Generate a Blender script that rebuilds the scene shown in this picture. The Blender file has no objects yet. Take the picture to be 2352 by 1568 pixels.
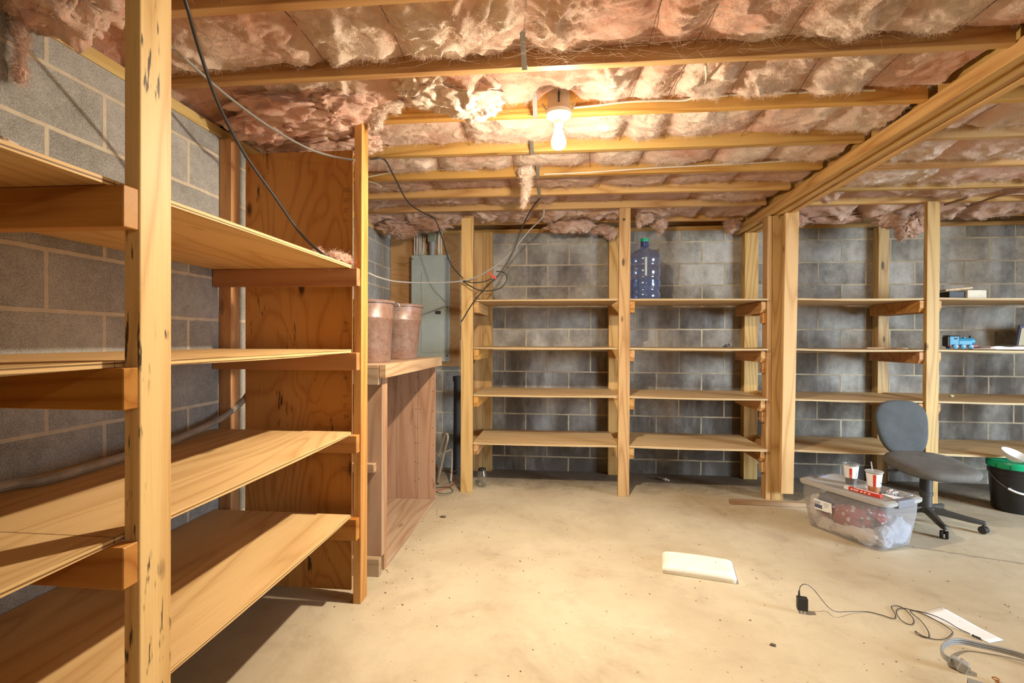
import bpy, bmesh, math, random
from mathutils import Vector, Matrix, noise
S = bpy.context.scene
COL = S.collection
R_ = random.Random(7)

# ------------------------------------------------------------------ camera
FPX = 1110.0
CAM = Vector((0, 0, 1.25))
YAW, PITCH, ROLL = 0.0955838578, -0.00471891303, 0.00438395301
_f = Vector((-math.sin(YAW)*math.cos(PITCH), math.cos(YAW)*math.cos(PITCH), math.sin(PITCH)))
_r0 = Vector((math.cos(YAW), math.sin(YAW), 0))
_u0 = _r0.cross(_f)
_r = _r0*math.cos(ROLL) + _u0*math.sin(ROLL)
_u = _u0*math.cos(ROLL) - _r0*math.sin(ROLL)
cam = bpy.data.objects.new('camera', bpy.data.cameras.new('camera'))
COL.objects.link(cam)
cam.data.sensor_width = 36.0
cam.data.lens = FPX/2352*36.0
cam.data.clip_start = 0.02
mw = Matrix(((_r.x, _u.x, -_f.x, CAM.x), (_r.y, _u.y, -_f.y, CAM.y), (_r.z, _u.z, -_f.z, CAM.z), (0, 0, 0, 1)))
cam.matrix_world = mw
S.camera = cam

# ------------------------------------------------------------------ world, lights, exposure
S.view_settings.view_transform = 'Standard'
S.view_settings.look = 'None'
S.view_settings.gamma = 1.0
S.view_settings.exposure = 0.28
S.view_settings.use_curve_mapping = False
cy = S.cycles
cy.max_bounces = 8; cy.diffuse_bounces = 5; cy.glossy_bounces = 3; cy.transmission_bounces = 6; cy.transparent_max_bounces = 14
wd = bpy.data.worlds.new('world'); S.world = wd
wd.use_nodes = True
wd.node_tree.nodes['Background'].inputs[0].default_value = (0.9, 0.95, 1.0, 1)
wd.node_tree.nodes['Background'].inputs[1].default_value = 0.15
BULB_COL = (1.0, 0.865, 0.675)
BULB_STRENGTH = 8800.0

def lamp(name, kind, loc, energy, color, size=0.1, target=None, size_y=None):
    d = bpy.data.lights.new(name, kind); o = bpy.data.objects.new(name, d); COL.objects.link(o)
    o.location = loc; d.energy = energy; d.color = color
    if kind == 'POINT': d.shadow_soft_size = size
    if kind == 'AREA':
        d.size = size
        if size_y: d.shape = 'RECTANGLE'; d.size_y = size_y
    if target is not None:
        o.rotation_euler = (Vector(target)-Vector(loc)).to_track_quat('-Z', 'Y').to_euler()
    return o
# unseen fill lamp added behind the camera, the basement's other bare bulb at the right, and the daylight of the door in the right wall
lamp('fill_light_behind', 'POINT', (1.2, -1.3, 2.10), 24, BULB_COL, 0.05)
lamp('bulb_light_right', 'POINT', (4.3, 1.7, 2.10), 38, BULB_COL, 0.05)
dl = lamp('door_daylight', 'AREA', (5.9, 0.6, 1.2), 88, (0.70, 0.85, 1.0), 1.6, (3.0, 3.1, 0.3), 2.0)
dl.data.spread = math.radians(75)

# ------------------------------------------------------------------ helpers
def at(px, py, ax, val):
    """point of the place seen at a photo position, on the plane axis = val"""
    d = _r*((px-1176)/FPX) + _u*((784-py)/FPX) + _f
    i = 'xyz'.index(ax)
    t = (val-CAM[i])/d[i]
    return CAM + d*t

WL = {}
def tag(o, label=None, cat=None, group=None, kind=None):
    if label: o['label'] = label
    if cat: o['category'] = cat
    if group: o['group'] = group
    if kind: o['kind'] = kind
    return o

def thing(name, label, cat, loc=(0, 0, 0), group=None, rz=0.0):
    o = bpy.data.objects.new(name, None); COL.objects.link(o)
    o.empty_display_size = 0.05
    o.location = loc; o.rotation_euler = (0, 0, rz)
    WL[o.name] = Vector(loc)
    return tag(o, label, cat, group)

class MB:
    def __init__(s): s.bm = bmesh.new()
    def box(s, x0, x1, y0, y1, z0, z1):
        v = [s.bm.verts.new(p) for p in ((x0,y0,z0),(x1,y0,z0),(x1,y1,z0),(x0,y1,z0),(x0,y0,z1),(x1,y0,z1),(x1,y1,z1),(x0,y1,z1))]
        for f in ((3,2,1,0),(4,5,6,7),(0,1,5,4),(1,2,6,5),(2,3,7,6),(3,0,4,7)):
            s.bm.faces.new([v[i] for i in f])
        return v
    def hexa(s, pts):
        v = [s.bm.verts.new(p) for p in pts]
        for f in ((3,2,1,0),(4,5,6,7),(0,1,5,4),(1,2,6,5),(2,3,7,6),(3,0,4,7)):
            s.bm.faces.new([v[i] for i in f])
        return v
    def obox(s, c, ex, ey, ez, hx, hy, hz):
        c = Vector(c); ex = Vector(ex).normalized(); ey = Vector(ey).normalized(); ez = Vector(ez).normalized()
        P = [c+ex*a*hx+ey*b*hy+ez*d*hz for d in (-1,1) for a, b in ((-1,-1),(1,-1),(1,1),(-1,1))]
        return s.hexa(P)
    def bar(s, a, b, w, h, up=(0,0,1)):
        a = Vector(a); b = Vector(b); d = (b-a).normalized(); side = d.cross(Vector(up)).normalized(); u = side.cross(d)
        return s.obox((a+b)/2, d, side, u, (b-a).length/2, w/2, h/2)
    def tube(s, pts, r, n=8, cap=True, flat=1.0):
        pts = [Vector(p) for p in pts]
        rr = r if isinstance(r, (list, tuple)) else [r]*len(pts)
        t = (pts[1]-pts[0]).normalized()
        ref = Vector((0,0,1)) if abs(t.z) < .9 else Vector((1,0,0))
        nrm = (ref - t*ref.dot(t)).normalized(); rings = []
        for i, p in enumerate(pts):
            t2 = (pts[min(i+1, len(pts)-1)] - pts[max(i-1, 0)])
            t2 = t2.normalized() if t2.length > 1e-9 else t
            nrm = (nrm - t2*nrm.dot(t2))
            nrm = nrm.normalized() if nrm.length > 1e-6 else t2.orthogonal().normalized()
            b = t2.cross(nrm); t = t2
            rings.append([s.bm.verts.new(p + nrm*math.cos(2*math.pi*k/n)*rr[i] + b*math.sin(2*math.pi*k/n)*rr[i]*flat) for k in range(n)])
        for i in range(len(rings)-1):
            for k in range(n):
                s.bm.faces.new((rings[i][k], rings[i][(k+1)%n], rings[i+1][(k+1)%n], rings[i+1][k]))
        if cap:
            s.bm.faces.new(rings[0][::-1]); s.bm.faces.new(rings[-1])
    def lathe(s, prof, c=(0,0,0), n=32, ax=None, a0=0.0, a1=2*math.pi, cap0=False, cap1=False):
        c = Vector(c); full = abs(a1-a0-2*math.pi) < 1e-6
        Q = Vector((0,0,1)).rotation_difference(Vector(ax).normalized()) if ax is not None else None
        m = n if full else n+1; rings = []
        for r, z in prof:
            ring = []
            for k in range(m):
                a = a0+(a1-a0)*k/n
                p = Vector((r*math.cos(a), r*math.sin(a), z))
                if Q: p = Q @ p
                ring.append(s.bm.verts.new(c+p))
            rings.append(ring)
        for i in range(len(rings)-1):
            for k in range(n):
                k2 = (k+1) % m
                s.bm.faces.new((rings[i][k], rings[i][k2], rings[i+1][k2], rings[i+1][k]))
        if cap0: s.bm.faces.new(rings[0][::-1])
        if cap1: s.bm.faces.new(rings[-1])
    def poly(s, pts):
        s.bm.faces.new([s.bm.verts.new(p) for p in pts])
    def prism(s, pts, vec):
        a = [s.bm.verts.new(Vector(p)) for p in pts]; b = [s.bm.verts.new(Vector(p)+Vector(vec)) for p in pts]
        s.bm.faces.new(a[::-1]); s.bm.faces.new(b)
        for i in range(len(a)):
            j = (i+1) % len(a); s.bm.faces.new((a[i], a[j], b[j], b[i]))
    def blob(s, c, r, seed=0, amp=.35, freq=3.0, sub=4, stretch=(1,1,1), detail=3):
        m = bmesh.new(); bmesh.ops.create_icosphere(m, subdivisions=sub, radius=1)
        off = Vector((seed*3.7, seed*1.3, seed*7.1)); mp = {}
        for v in m.verts:
            d = v.co.normalized(); h = 0; f = freq; a = 1
            for _ in range(detail):
                h += a*abs(noise.noise(d*f+off)); f *= 2.1; a *= .5
            q = d*(1+amp*(h-.4))
            w = noise.noise_vector(d*freq*.7+off)*amp*.5
            q = q+w
            mp[v.index] = s.bm.verts.new(Vector(c)+Vector((q.x*r[0], q.y*r[1], q.z*r[2])))
        for f in m.faces: s.bm.faces.new([mp[v.index] for v in f.verts])
        m.free()
    def build(s, name, mat, parent=None, smooth=False, bevel=0.0, local=False, loc=None, seg=1, label=None, sub=0, solid=0.0, norm=True):
        me = bpy.data.meshes.new(name)
        if norm: bmesh.ops.recalc_face_normals(s.bm, faces=s.bm.faces[:])
        o = bpy.data.objects.new(name, me); COL.objects.link(o)
        off = Vector((0,0,0))
        if parent is not None:
            o.parent = parent; off = WL[parent.name]; WL[o.name] = off
        elif loc is not None:
            off = Vector(loc); o.location = off; WL[o.name] = off
        else: WL[o.name] = off
        if not local and off.length > 0:
            for v in s.bm.verts: v.co -= off
        s.bm.to_mesh(me); s.bm.free()
        if smooth:
            me.polygons.foreach_set('use_smooth', [True]*len(me.polygons))
            if smooth != 'all':
                me.set_sharp_from_angle(angle=math.radians(smooth if smooth is not True else 40))
        if mat: me.materials.append(mat)
        if solid:
            m = o.modifiers.new('solid', 'SOLIDIFY'); m.thickness = solid; m.offset = 0
        if sub:
            m = o.modifiers.new('sub', 'SUBSURF'); m.levels = sub; m.render_levels = sub
        if bevel:
            m = o.modifiers.new('bevel', 'BEVEL'); m.width = bevel; m.segments = seg; m.limit_method = 'ANGLE'; m.angle_limit = math.radians(40)
        if label: o['label'] = label
        return o

def spl(pts, n=8):
    """Catmull-Rom through the points"""
    P = [Vector(p) for p in pts]; P = [P[0]*2-P[1]]+P+[P[-1]*2-P[-2]]; out = []
    for i in range(1, len(P)-2):
        for k in range(n):
            t = k/n; a, b, c, d = P[i-1], P[i], P[i+1], P[i+2]
            out.append(.5*((2*b)+(c-a)*t+(2*a-5*b+4*c-d)*t*t+(3*b-a-3*c+d)*t**3))
    out.append(P[-2]); return out

# ------------------------------------------------------------------ materials
class N:
    def __init__(s, name):
        s.m = bpy.data.materials.new(name); s.m.use_nodes = True
        s.t = s.m.node_tree; s.t.nodes.clear()
        s.out = s.t.nodes.new('ShaderNodeOutputMaterial')
    def n(s, typ, out=0, props=None, **inp):
        nd = s.t.nodes.new('ShaderNode'+typ)
        for k, v in (props or {}).items(): setattr(nd, k, v)
        for k, v in inp.items():
            k2 = int(k[1:]) if (k[0] == '_' and k[1:].isdigit()) else k.replace('_', ' ')
            sock = nd.inputs[k2]
            if isinstance(v, bpy.types.NodeSocket): s.t.links.new(v, sock)
            else:
                if sock.type == 'RGBA' and len(v) == 3: v = (*v, 1)
                sock.default_value = v
        return nd.outputs[out] if out is not None else nd
    def coord(s): return s.n('TexCoord', out=3)
    def mapv(s, v, sc, loc=(0,0,0)): return s.n('Mapping', Vector=v, Scale=sc, Location=loc)
    def noise(s, v, sc, det=3.0, rough=.55, dist=0.0, out=0): return s.n('TexNoise', out=out, Vector=v, Scale=sc, Detail=det, Roughness=rough, Distortion=dist)
    def math(s, op, a, b=0.0, c=None, clamp=False):
        kw = dict(_0=a, _1=b)
        if c is not None: kw['_2'] = c
        return s.n('Math', props={'operation': op, 'use_clamp': clamp}, **kw)
    def rng(s, v, a, b, c=0.0, d=1.0): return s.n('MapRange', Value=v, From_Min=a, From_Max=b, To_Min=c, To_Max=d)
    def mix(s, f, a, b, mode='MIX'):
        nd = s.t.nodes.new('ShaderNodeMix'); nd.data_type = 'RGBA'; nd.blend_type = mode; nd.clamp_factor = True
        for k, v in ((0, f), (6, a), (7, b)):
            if isinstance(v, bpy.types.NodeSocket): s.t.links.new(v, nd.inputs[k])
            else: nd.inputs[k].default_value = v if k == 0 else ((*v, 1) if len(v) == 3 else v)
        return nd.outputs[2]
    def ramp(s, v, stops):
        nd = s.t.nodes.new('ShaderNodeValToRGB'); cr = nd.color_ramp
        while len(cr.elements) < len(stops): cr.elements.new(.5)
        for e, (p, c) in zip(cr.elements, stops): e.position = p; e.color = (*c, 1)
        s.t.links.new(v, nd.inputs[0]); return nd.outputs[0]
    def bump(s, h, st=.3, d=.01): return s.n('Bump', Strength=st, Distance=d, Height=h)
    def bsdf(s, col, rough=.6, nrm=None, **kw):
        a = dict(Base_Color=col, Roughness=rough); a.update(kw)
        if nrm is not None: a['Normal'] = nrm
        return s.n('BsdfPrincipled', **a)
    def done(s, sh): s.t.links.new(sh, s.out.inputs[0]); return s.m

def plain(name, col, rough=.55, metal=0.0, bumpsc=None, bumpst=.2, vary=0.0, **kw):
    w = N(name); c = col
    v = w.coord()
    if vary:
        nz = w.noise(v, 9.0, 5.0, .65)
        c = w.mix(w.rng(nz, .3, .7), tuple(x*(1-vary) for x in col), tuple(min(1, x*(1+vary)) for x in col))
    nr = w.bump(w.noise(v, bumpsc, 4.0, .6), bumpst, .004) if bumpsc else None
    return w.done(w.bsdf(c, rough, nr, Metallic=metal, **kw))

def wood(name, axis, light, dark, ring=9.0, knots=.5, scuff=0.0, stain=0.0, rough=.55, wide=1.0):
    w = N(name); v = w.coord()
    rnd = w.n('ObjectInfo', out=5)
    off = w.n('CombineXYZ', X=w.math('MULTIPLY', rnd, 13.7), Y=w.math('MULTIPLY', rnd, 7.3), Z=w.math('MULTIPLY', rnd, 21.1))
    v = w.n('VectorMath', props={'operation': 'ADD'}, _0=v, _1=off)
    ia = 'xyz'.index(axis)
    def sc(al, ac): q = [ac]*3; q[ia] = al; return tuple(q)
    base = w.noise(w.mapv(v, sc(.55/wide, 6.0/wide)), 1.0, 1.5, .4, .25)
    rings = w.math('MULTIPLY', base, ring*2)
    rings = w.math('PINGPONG', rings, 1.0)
    fib = w.noise(w.mapv(v, sc(5.0, 260.0)), 1.0, 2.0, .6)
    big = w.noise(w.mapv(v, sc(.8, 5.0)), 1.0, 2.0, .5)
    f = w.math('MULTIPLY', w.math('POWER', rings, 2.2), .8)
    f = w.math('ADD', f, w.math('MULTIPLY', w.math('SUBTRACT', fib, .5), .85))
    f = w.math('ADD', f, w.math('MULTIPLY', w.math('SUBTRACT', big, .5), 1.0), clamp=True)
    col = w.mix(f, light, dark)
    if knots:
        vo = w.n('TexVoronoi', out=0, Vector=w.mapv(v, sc(2.1, 6.0)), Scale=1.0, Randomness=1.0)
        kf = w.math('MULTIPLY', w.rng(vo, .095, .06), knots)
        col = w.mix(kf, col, tuple(x*.22 for x in dark))
    if scuff:
        sn = w.noise(w.mapv(v, sc(9.0, 70.0)), 1.0, 3.0, .6)
        zone = w.noise(w.mapv(v, sc(2.0, 8.0)), 1.0, 1.0, .5)
        sf = w.math('MULTIPLY', w.rng(sn, .60, .66), w.math('MULTIPLY', w.rng(zone, .46, .56), scuff))
        col = w.mix(sf, col, (.045, .03, .022))
    if stain:
        st = w.noise(w.mapv(v, sc(1.6, 9.0)), 1.0, 5.0, .7)
        col = w.mix(w.math('MULTIPLY', w.rng(st, .60, .68), stain), col, (.07, .025, .008))
    hv = w.n('HueSaturation', Color=col, Hue=w.rng(rnd, 0, 1, .494, .506), Saturation=w.rng(w.math('FRACT', w.math('MULTIPLY', rnd, 7.7)), 0, 1, .92, 1.08), Value=w.rng(w.math('FRACT', w.math('MULTIPLY', rnd, 3.3)), 0, 1, .86, 1.1))
    nr = w.bump(w.math('ADD', w.math('MULTIPLY', fib, .7), w.math('MULTIPLY', rings, .4)), .18, .002)
    return w.done(w.bsdf(hv, rough, nr, **{'Specular IOR Level': .3}))

def plywood(name, axis, light, dark, wild=1.0, knots=.8, stain=0.0, edges=True):
    w = N(name); v = w.coord()
    rnd = w.n('ObjectInfo', out=5)
    off = w.n('CombineXYZ', X=w.math('MULTIPLY', rnd, 9.7), Y=w.math('MULTIPLY', rnd, 5.3), Z=w.math('MULTIPLY', rnd, 3.1))
    v2 = w.n('VectorMath', props={'operation': 'ADD'}, _0=v, _1=off)
    ia = 'xyz'.index(axis)
    def sc(al, ac): q = [ac]*3; q[ia] = al; return tuple(q)
    base = w.noise(w.mapv(v2, sc(.8*wild, 3.2)), 1.0, 2.0, .45, .5)
    rings = w.math('PINGPONG', w.math('MULTIPLY', base, 26.0), 1.0)
    fib = w.noise(w.mapv(v2, sc(6.0, 190.0)), 1.0, 2.0, .6)
    big = w.noise(w.mapv(v2, sc(.9, 4.0)), 1.0, 3.0, .55)
    f = w.math('MULTIPLY', w.math('POWER', rings, 2.5), .5)
    f = w.math('ADD', f, w.math('MULTIPLY', w.math('SUBTRACT', fib, .5), .75))
    f = w.math('ADD', f, w.math('MULTIPLY', w.math('SUBTRACT', big, .45), 1.0), clamp=True)
    col = w.mix(f, light, dark)
    if knots:
        vo = w.n('TexVoronoi', out=0, Vector=w.mapv(v2, sc(2.0, 5.0)), Scale=1.0, Randomness=1.0)
        col = w.mix(w.math('MULTIPLY', w.rng(vo, .11, .05), knots), col, tuple(x*.12 for x in dark))
    if stain:
        st = w.noise(w.mapv(v2, sc(2.5, 12.0)), 1.0, 5.0, .7)
        col = w.mix(w.math('MULTIPLY', w.rng(st, .60, .66), stain), col, (.05, .018, .006))
    # laminations on the sawn edges of a sheet that lies flat
    sep = w.n('SeparateXYZ', out=None, Vector=v)
    geo = w.n('SeparateXYZ', out=None, Vector=w.n('TexCoord', out=1))
    side = w.rng(w.math('ABSOLUTE', geo.outputs[2 if axis != 'z' else 1]), .6, .5)
    lam = w.math('PINGPONG', w.math('ADD', w.math('MULTIPLY', sep.outputs[2 if axis != 'z' else 1], 190.0), w.math('MULTIPLY', fib, .5)), 1.0)
    lamc = w.mix(w.rng(lam, .55, .75), tuple(min(1, x*1.12) for x in light), tuple(x*.5 for x in dark))
    if edges: col = w.mix(side, col, lamc)
    hv = w.n('HueSaturation', Color=col, Value=w.rng(w.math('FRACT', w.math('MULTIPLY', rnd, 3.3)), 0, 1, .92, 1.06))
    nr = w.bump(w.math('ADD', fib, w.math('MULTIPLY', rings, .3)), .15, .002)
    return w.done(w.bsdf(hv, .6, nr, **{'Specular IOR Level': .3}))

HL, HD = (.62, .37, .125), (.38, .17, .04)
pine = {a: wood('pine_'+a, a, HL, HD) for a in 'xyz'}
M_post = wood('pine_scuffed', 'z', (.76, .52, .215), (.55, .30, .09), ring=6, scuff=.95, knots=.7)
M_post2 = wood('pine_orange', 'z', (.56, .29, .09), (.38, .155, .035), ring=8, scuff=.3)
M_cleat = wood('cleat_wood', 'x', (.50, .235, .065), (.32, .115, .025), ring=6)
M_cleaty = wood('cleat_wood_long', 'y', (.55, .30, .10), (.36, .155, .04), ring=9)
M_joist = wood('joist_wood', 'x', (.60, .35, .115), (.36, .155, .035), ring=8, stain=.15)
M_beam = wood('beam_wood', 'y', (.64, .39, .13), (.42, .20, .05), ring=8)
M_bpost = wood('back_post_wood', 'z', (.58, .36, .135), (.37, .18, .05), ring=11, knots=.9)
M_stud = wood('bare_stud_wood', 'z', (.66, .43, .20), (.47, .25, .09), ring=7, knots=.9)
M_oldx = wood('weathered_x', 'x', (.42, .30, .19), (.29, .17, .09), ring=9)
M_oldy = wood('weathered_y', 'y', (.47, .33, .20), (.33, .19, .10), ring=9)
M_oldz = wood('weathered_z', 'z', (.44, .27, .16), (.31, .16, .085), ring=7, stain=.3)
P_shelf = plywood('shelf_plywood_y', 'y', (.66, .44, .20), (.42, .22, .07), wild=.5, knots=.5)
P_back = plywood('shelf_plywood_x', 'x', (.60, .42, .215), (.41, .25, .10), wild=.5, knots=.4)
P_panel = plywood('panel_plywood', 'z', (.56, .27, .07), (.32, .10, .018), wild=1.6, knots=.9, stain=.9)
P_board = plywood('board_plywood', 'x', (.56, .31, .12), (.36, .17, .06), wild=1.4, knots=.8, stain=.3, edges=False)

def block_wall(name, ua, u0, v0, bw, rh, c1, c2, mort, msize, stain=0.0, white=0.0, speck=.5):
    w = N(name); v = w.coord(); s = w.n('SeparateXYZ', out=None, Vector=v)
    vv = w.n('CombineXYZ', X=w.math('SUBTRACT', s.outputs[ua], u0), Y=w.math('SUBTRACT', s.outputs[2], v0), Z=0.0)
    wob = w.noise(v, 14.0, 2.0, .5, out=1)
    vv = w.n('VectorMath', props={'operation': 'ADD'}, _0=vv, _1=w.n('VectorMath', props={'operation': 'SCALE'}, _0=w.n('VectorMath', props={'operation': 'SUBTRACT'}, _0=wob, _1=(.5, .5, .5)), Scale=.006))
    br = w.n('TexBrick', out=None, props={'offset': .5, 'offset_frequency': 2}, Vector=vv, Color1=(0.25, 0.25, 0.25), Color2=(.75, .75, .75), Mortar=(.5, .5, .5), Scale=1.0, Mortar_Size=msize, Mortar_Smooth=.25, Bias=0.0, Brick_Width=bw, Row_Height=rh)
    fac = br.outputs['Fac']; tone = br.outputs['Color']
    sp = w.noise(v, 210.0, 3.0, .75)
    mid = w.noise(v, 22.0, 4.0, .65)
    big = w.noise(v, 2.4, 4.0, .6)
    f = w.math('ADD', w.math('MULTIPLY', tone, .7), w.math('MULTIPLY', w.math('SUBTRACT', sp, .5), speck*2.2))
    f = w.math('ADD', f, w.math('MULTIPLY', w.math('SUBTRACT', mid, .5), .7))
    f = w.math('ADD', f, w.math('MULTIPLY', w.math('SUBTRACT', big, .42), 1.2), clamp=True)
    col = w.mix(f, c2, c1)
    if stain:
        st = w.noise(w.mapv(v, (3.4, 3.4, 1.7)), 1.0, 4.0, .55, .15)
        low = w.rng(s.outputs[2], 1.6, .1, -.05, .17)  # lower wall darkened by height: painted shade on top of real stain
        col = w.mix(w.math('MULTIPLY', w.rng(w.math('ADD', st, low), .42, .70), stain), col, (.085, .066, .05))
    if white:
        ws = w.noise(w.mapv(v, (7.0, 7.0, 1.5), (3.3, 0, 1.7)), 1.0, 4.0, .6)
        wz = w.noise(w.mapv(v, (1.3, 1.3, 2.0), (9.1, 0, 4.0)), 1.0, 2.0, .5)
        wf = w.math('MULTIPLY', w.rng(ws, .48, .80), w.math('MULTIPLY', w.rng(wz, .42, .62), white))
        col = w.mix(wf, col, (.62, .62, .62))
    mcol = w.mix(w.rng(mid, .3, .7), tuple(x*.8 for x in mort), mort)
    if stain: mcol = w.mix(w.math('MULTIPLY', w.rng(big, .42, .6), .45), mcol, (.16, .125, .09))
    col = w.mix(fac, col, mcol)
    h = w.math('ADD', w.math('MULTIPLY', sp, .35), w.math('MULTIPLY', fac, 1.2))
    return w.done(w.bsdf(col, .9, w.bump(h, .55, .006), **{'Specular IOR Level': .2}))
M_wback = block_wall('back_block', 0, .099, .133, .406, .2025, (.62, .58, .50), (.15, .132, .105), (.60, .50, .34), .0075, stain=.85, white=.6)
M_wleft = block_wall('left_block', 1, .007, .148, .400, .198, (.50, .49, .46), (.20, .195, .18), (.62, .55, .43), .0085, speck=1.0)
M_wplain = plain('plain_block', (.33, .32, .30), .9, bumpsc=60, vary=.2)

def floor_mat():
    w = N('concrete_floor'); v = w.coord(); s = w.n('SeparateXYZ', out=None, Vector=v)
    a = w.noise(v, 1.3, 6.0, .62, .5); b = w.noise(v, 5.5, 6.0, .68, .3); c = w.noise(v, 90.0, 3.0, .7)
    col = w.mix(w.rng(a, .3, .7), (.45, .365, .24), (.60, .52, .37))
    col = w.mix(w.math('MULTIPLY', w.rng(b, .50, .75), .45), col, (.36, .285, .19))
    d = w.noise(w.mapv(v, (1, 1, 1), (4, 9, 0)), 2.0, 7.0, .68, .4)
    col = w.mix(w.math('MULTIPLY', w.rng(d, .53, .73), .6), col, (.28, .20, .125))
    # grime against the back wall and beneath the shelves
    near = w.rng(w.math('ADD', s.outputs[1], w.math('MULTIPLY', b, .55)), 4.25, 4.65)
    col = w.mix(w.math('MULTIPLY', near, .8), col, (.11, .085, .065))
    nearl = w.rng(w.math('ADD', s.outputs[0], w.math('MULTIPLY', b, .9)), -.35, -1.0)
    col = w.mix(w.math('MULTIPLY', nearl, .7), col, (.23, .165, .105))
    rings = w.n('TexVoronoi', out=0, props={'feature': 'DISTANCE_TO_EDGE'}, Vector=w.mapv(v, (9, 9, 1)), Scale=1.0)
    sp = w.noise(v, 38.0, 2.0, .5)
    col = w.mix(w.math('MULTIPLY', w.rng(sp, .70, .76), .55), col, (.12, .075, .04))
    # crack running away to the right
    ln = w.math('ADD', w.math('MULTIPLY', s.outputs[0], .40), s.outputs[1])
    wob = w.math('MULTIPLY', w.math('SUBTRACT', w.noise(v, 3.0, 5.0, .7), .5), .16)
    dist = w.math('ABSOLUTE', w.math('SUBTRACT', w.math('ADD', ln, wob), 4.02))
    crk = w.math('MULTIPLY', w.rng(dist, .018, .004), w.rng(s.outputs[0], 1.9, 2.2))
    col = w.mix(w.math('MULTIPLY', crk, .55), col, (.17, .14, .11))
    col = w.mix(w.math('MULTIPLY', w.math('SUBTRACT', c, .5), .35), col, (.3, .25, .19))
    h = w.math('ADD', w.math('MULTIPLY', c, .3), w.math('ADD', b, w.math('MULTIPLY', crk, -1.0)))
    return w.done(w.bsdf(col, w.rng(b, .3, .7, .55, .8), w.bump(h, .25, .006), **{'Specular IOR Level': .3}))
M_floor = floor_mat()

def fluff_mat(name, cream, pink, red, bias=0.0, redamt=0.0):
    w = N(name); v = w.coord()
    rnd = w.n('ObjectInfo', out=5)
    v2 = w.n('VectorMath', props={'operation': 'ADD'}, _0=v, _1=w.n('CombineXYZ', X=w.math('MULTIPLY', rnd, 17.0), Y=0.0, Z=0.0))
    at_ = w.n('Attribute', out=2, props={'attribute_name': 'fluff'})
    n1 = w.noise(v2, 7.0, 4.0, .6, 1.0); n2 = w.noise(v2, 26.0, 5.0, .7, 1.5)
    warp = w.n('VectorMath', props={'operation': 'ADD'}, _0=w.mapv(v2, (60, 190, 120)), _1=w.n('VectorMath', props={'operation': 'SCALE'}, _0=w.noise(v2, 6.0, 3.0, .6, out=1), Scale=60.0))
    fib = w.noise(warp, 1.0, 3.0, .65)
    f = w.math('ADD', w.math('MULTIPLY', at_, .75), w.math('MULTIPLY', w.math('SUBTRACT', n1, .5), 1.1))
    f = w.math('ADD', f, w.math('MULTIPLY', w.math('SUBTRACT', n2, .5), .7))
    f = w.math('ADD', f, w.math('MULTIPLY', w.math('SUBTRACT', fib, .5), .35))
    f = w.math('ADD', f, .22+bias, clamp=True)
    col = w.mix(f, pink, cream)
    if redamt:
        n3 = w.noise(w.mapv(v2, (3.5, 7.0, 6.0)), 1.0, 4.0, .6, .8)
        col = w.mix(w.math('MULTIPLY', w.rng(n3, .54, .68), redamt), col, red)
    h = w.math('ADD', w.math('MULTIPLY', n2, .8), w.math('MULTIPLY', fib, .7))
    return w.done(w.bsdf(col, .95, w.bump(h, .7, .012), **{'Specular IOR Level': .05, 'Sheen Weight': .25, 'Sheen Roughness': .6}))
CREAM, PINK, RED = (.86, .69, .55), (.62, .27, .155), (.58, .13, .07)
M_fluff = fluff_mat('glass_wool', CREAM, PINK, RED, 0.0, .12)
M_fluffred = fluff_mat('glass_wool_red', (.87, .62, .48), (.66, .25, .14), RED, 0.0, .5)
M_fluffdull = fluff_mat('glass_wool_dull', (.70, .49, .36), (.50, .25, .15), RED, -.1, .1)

M_wire = plain('steel_wire', (.10, .075, .06), .5, .6)
M_galv = plain('galvanised_steel', (.30, .30, .30), .4, .85, vary=.2)
M_black = plain('black_rubber', (.018, .016, .015), .5)
M_blackcord = plain('black_cord', (.03, .025, .022), .45)
M_greycord = plain('grey_cord', (.30, .29, .27), .5)
M_whitecord = plain('white_cable', (.62, .55, .44), .5)
M_copper = plain('copper_wire', (.45, .15, .06), .4, .6)
M_dullcu = plain('dull_copper', (.26, .15, .085), .5, .5, vary=.2)
M_redwire = plain('red_wire', (.42, .04, .02), .5)
M_hose = plain('dusty_hose', (.30, .25, .19), .7, vary=.3)
M_panelgrey = plain('panel_enamel', (.36, .40, .36), .45, vary=.08)
M_panelgreen = plain('hub_enamel', (.22, .23, .16), .5, vary=.1)
M_conduit = plain('conduit_plastic', (.25, .26, .26), .5)
M_dark = plain('dark_plastic', (.02, .02, .02), .5)
M_porc = plain('white_porcelain', (.80, .77, .70), .3)
M_cream = plain('box_plastic', (.52, .38, .25), .6)
M_white = plain('white_plastic', (.78, .77, .74), .4)
M_paper = plain('white_paper', (.80, .80, .79), .8)
M_red = plain('red_print', (.62, .045, .02), .5)
M_ink = plain('black_print', (.03, .03, .03), .6)
M_navy = plain('navy_print', (.09, .10, .17), .6)
M_green = plain('green_plastic', (.0, .36, .16), .35)
M_bucket = plain('black_plastic', (.016, .015, .014), .3)
M_chairfab = plain('chair_fabric', (.075, .08, .08), .95, bumpsc=240, bumpst=.5, vary=.15)
M_seatfab = plain('seat_fabric', (.12, .11, .095), .95, bumpsc=240, bumpst=.5, vary=.25)
M_chairplast = plain('chair_plastic', (.045, .042, .038), .45)
M_chrome = plain('chrome', (.6, .6, .6), .2, 1.0)
M_foil = plain('foil', (.75, .75, .75), .25, 1.0, bumpsc=60, bumpst=.8)
M_brass = plain('brass', (.55, .22, .05), .35, .8)
M_pipe = plain('cast_iron', (.035, .03, .026), .7, bumpsc=40)
M_lidgrey = plain('bin_lid_plastic', (.36, .345, .32), .45)
M_latch = plain('latch_plastic', (.18, .18, .20), .4)
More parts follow.
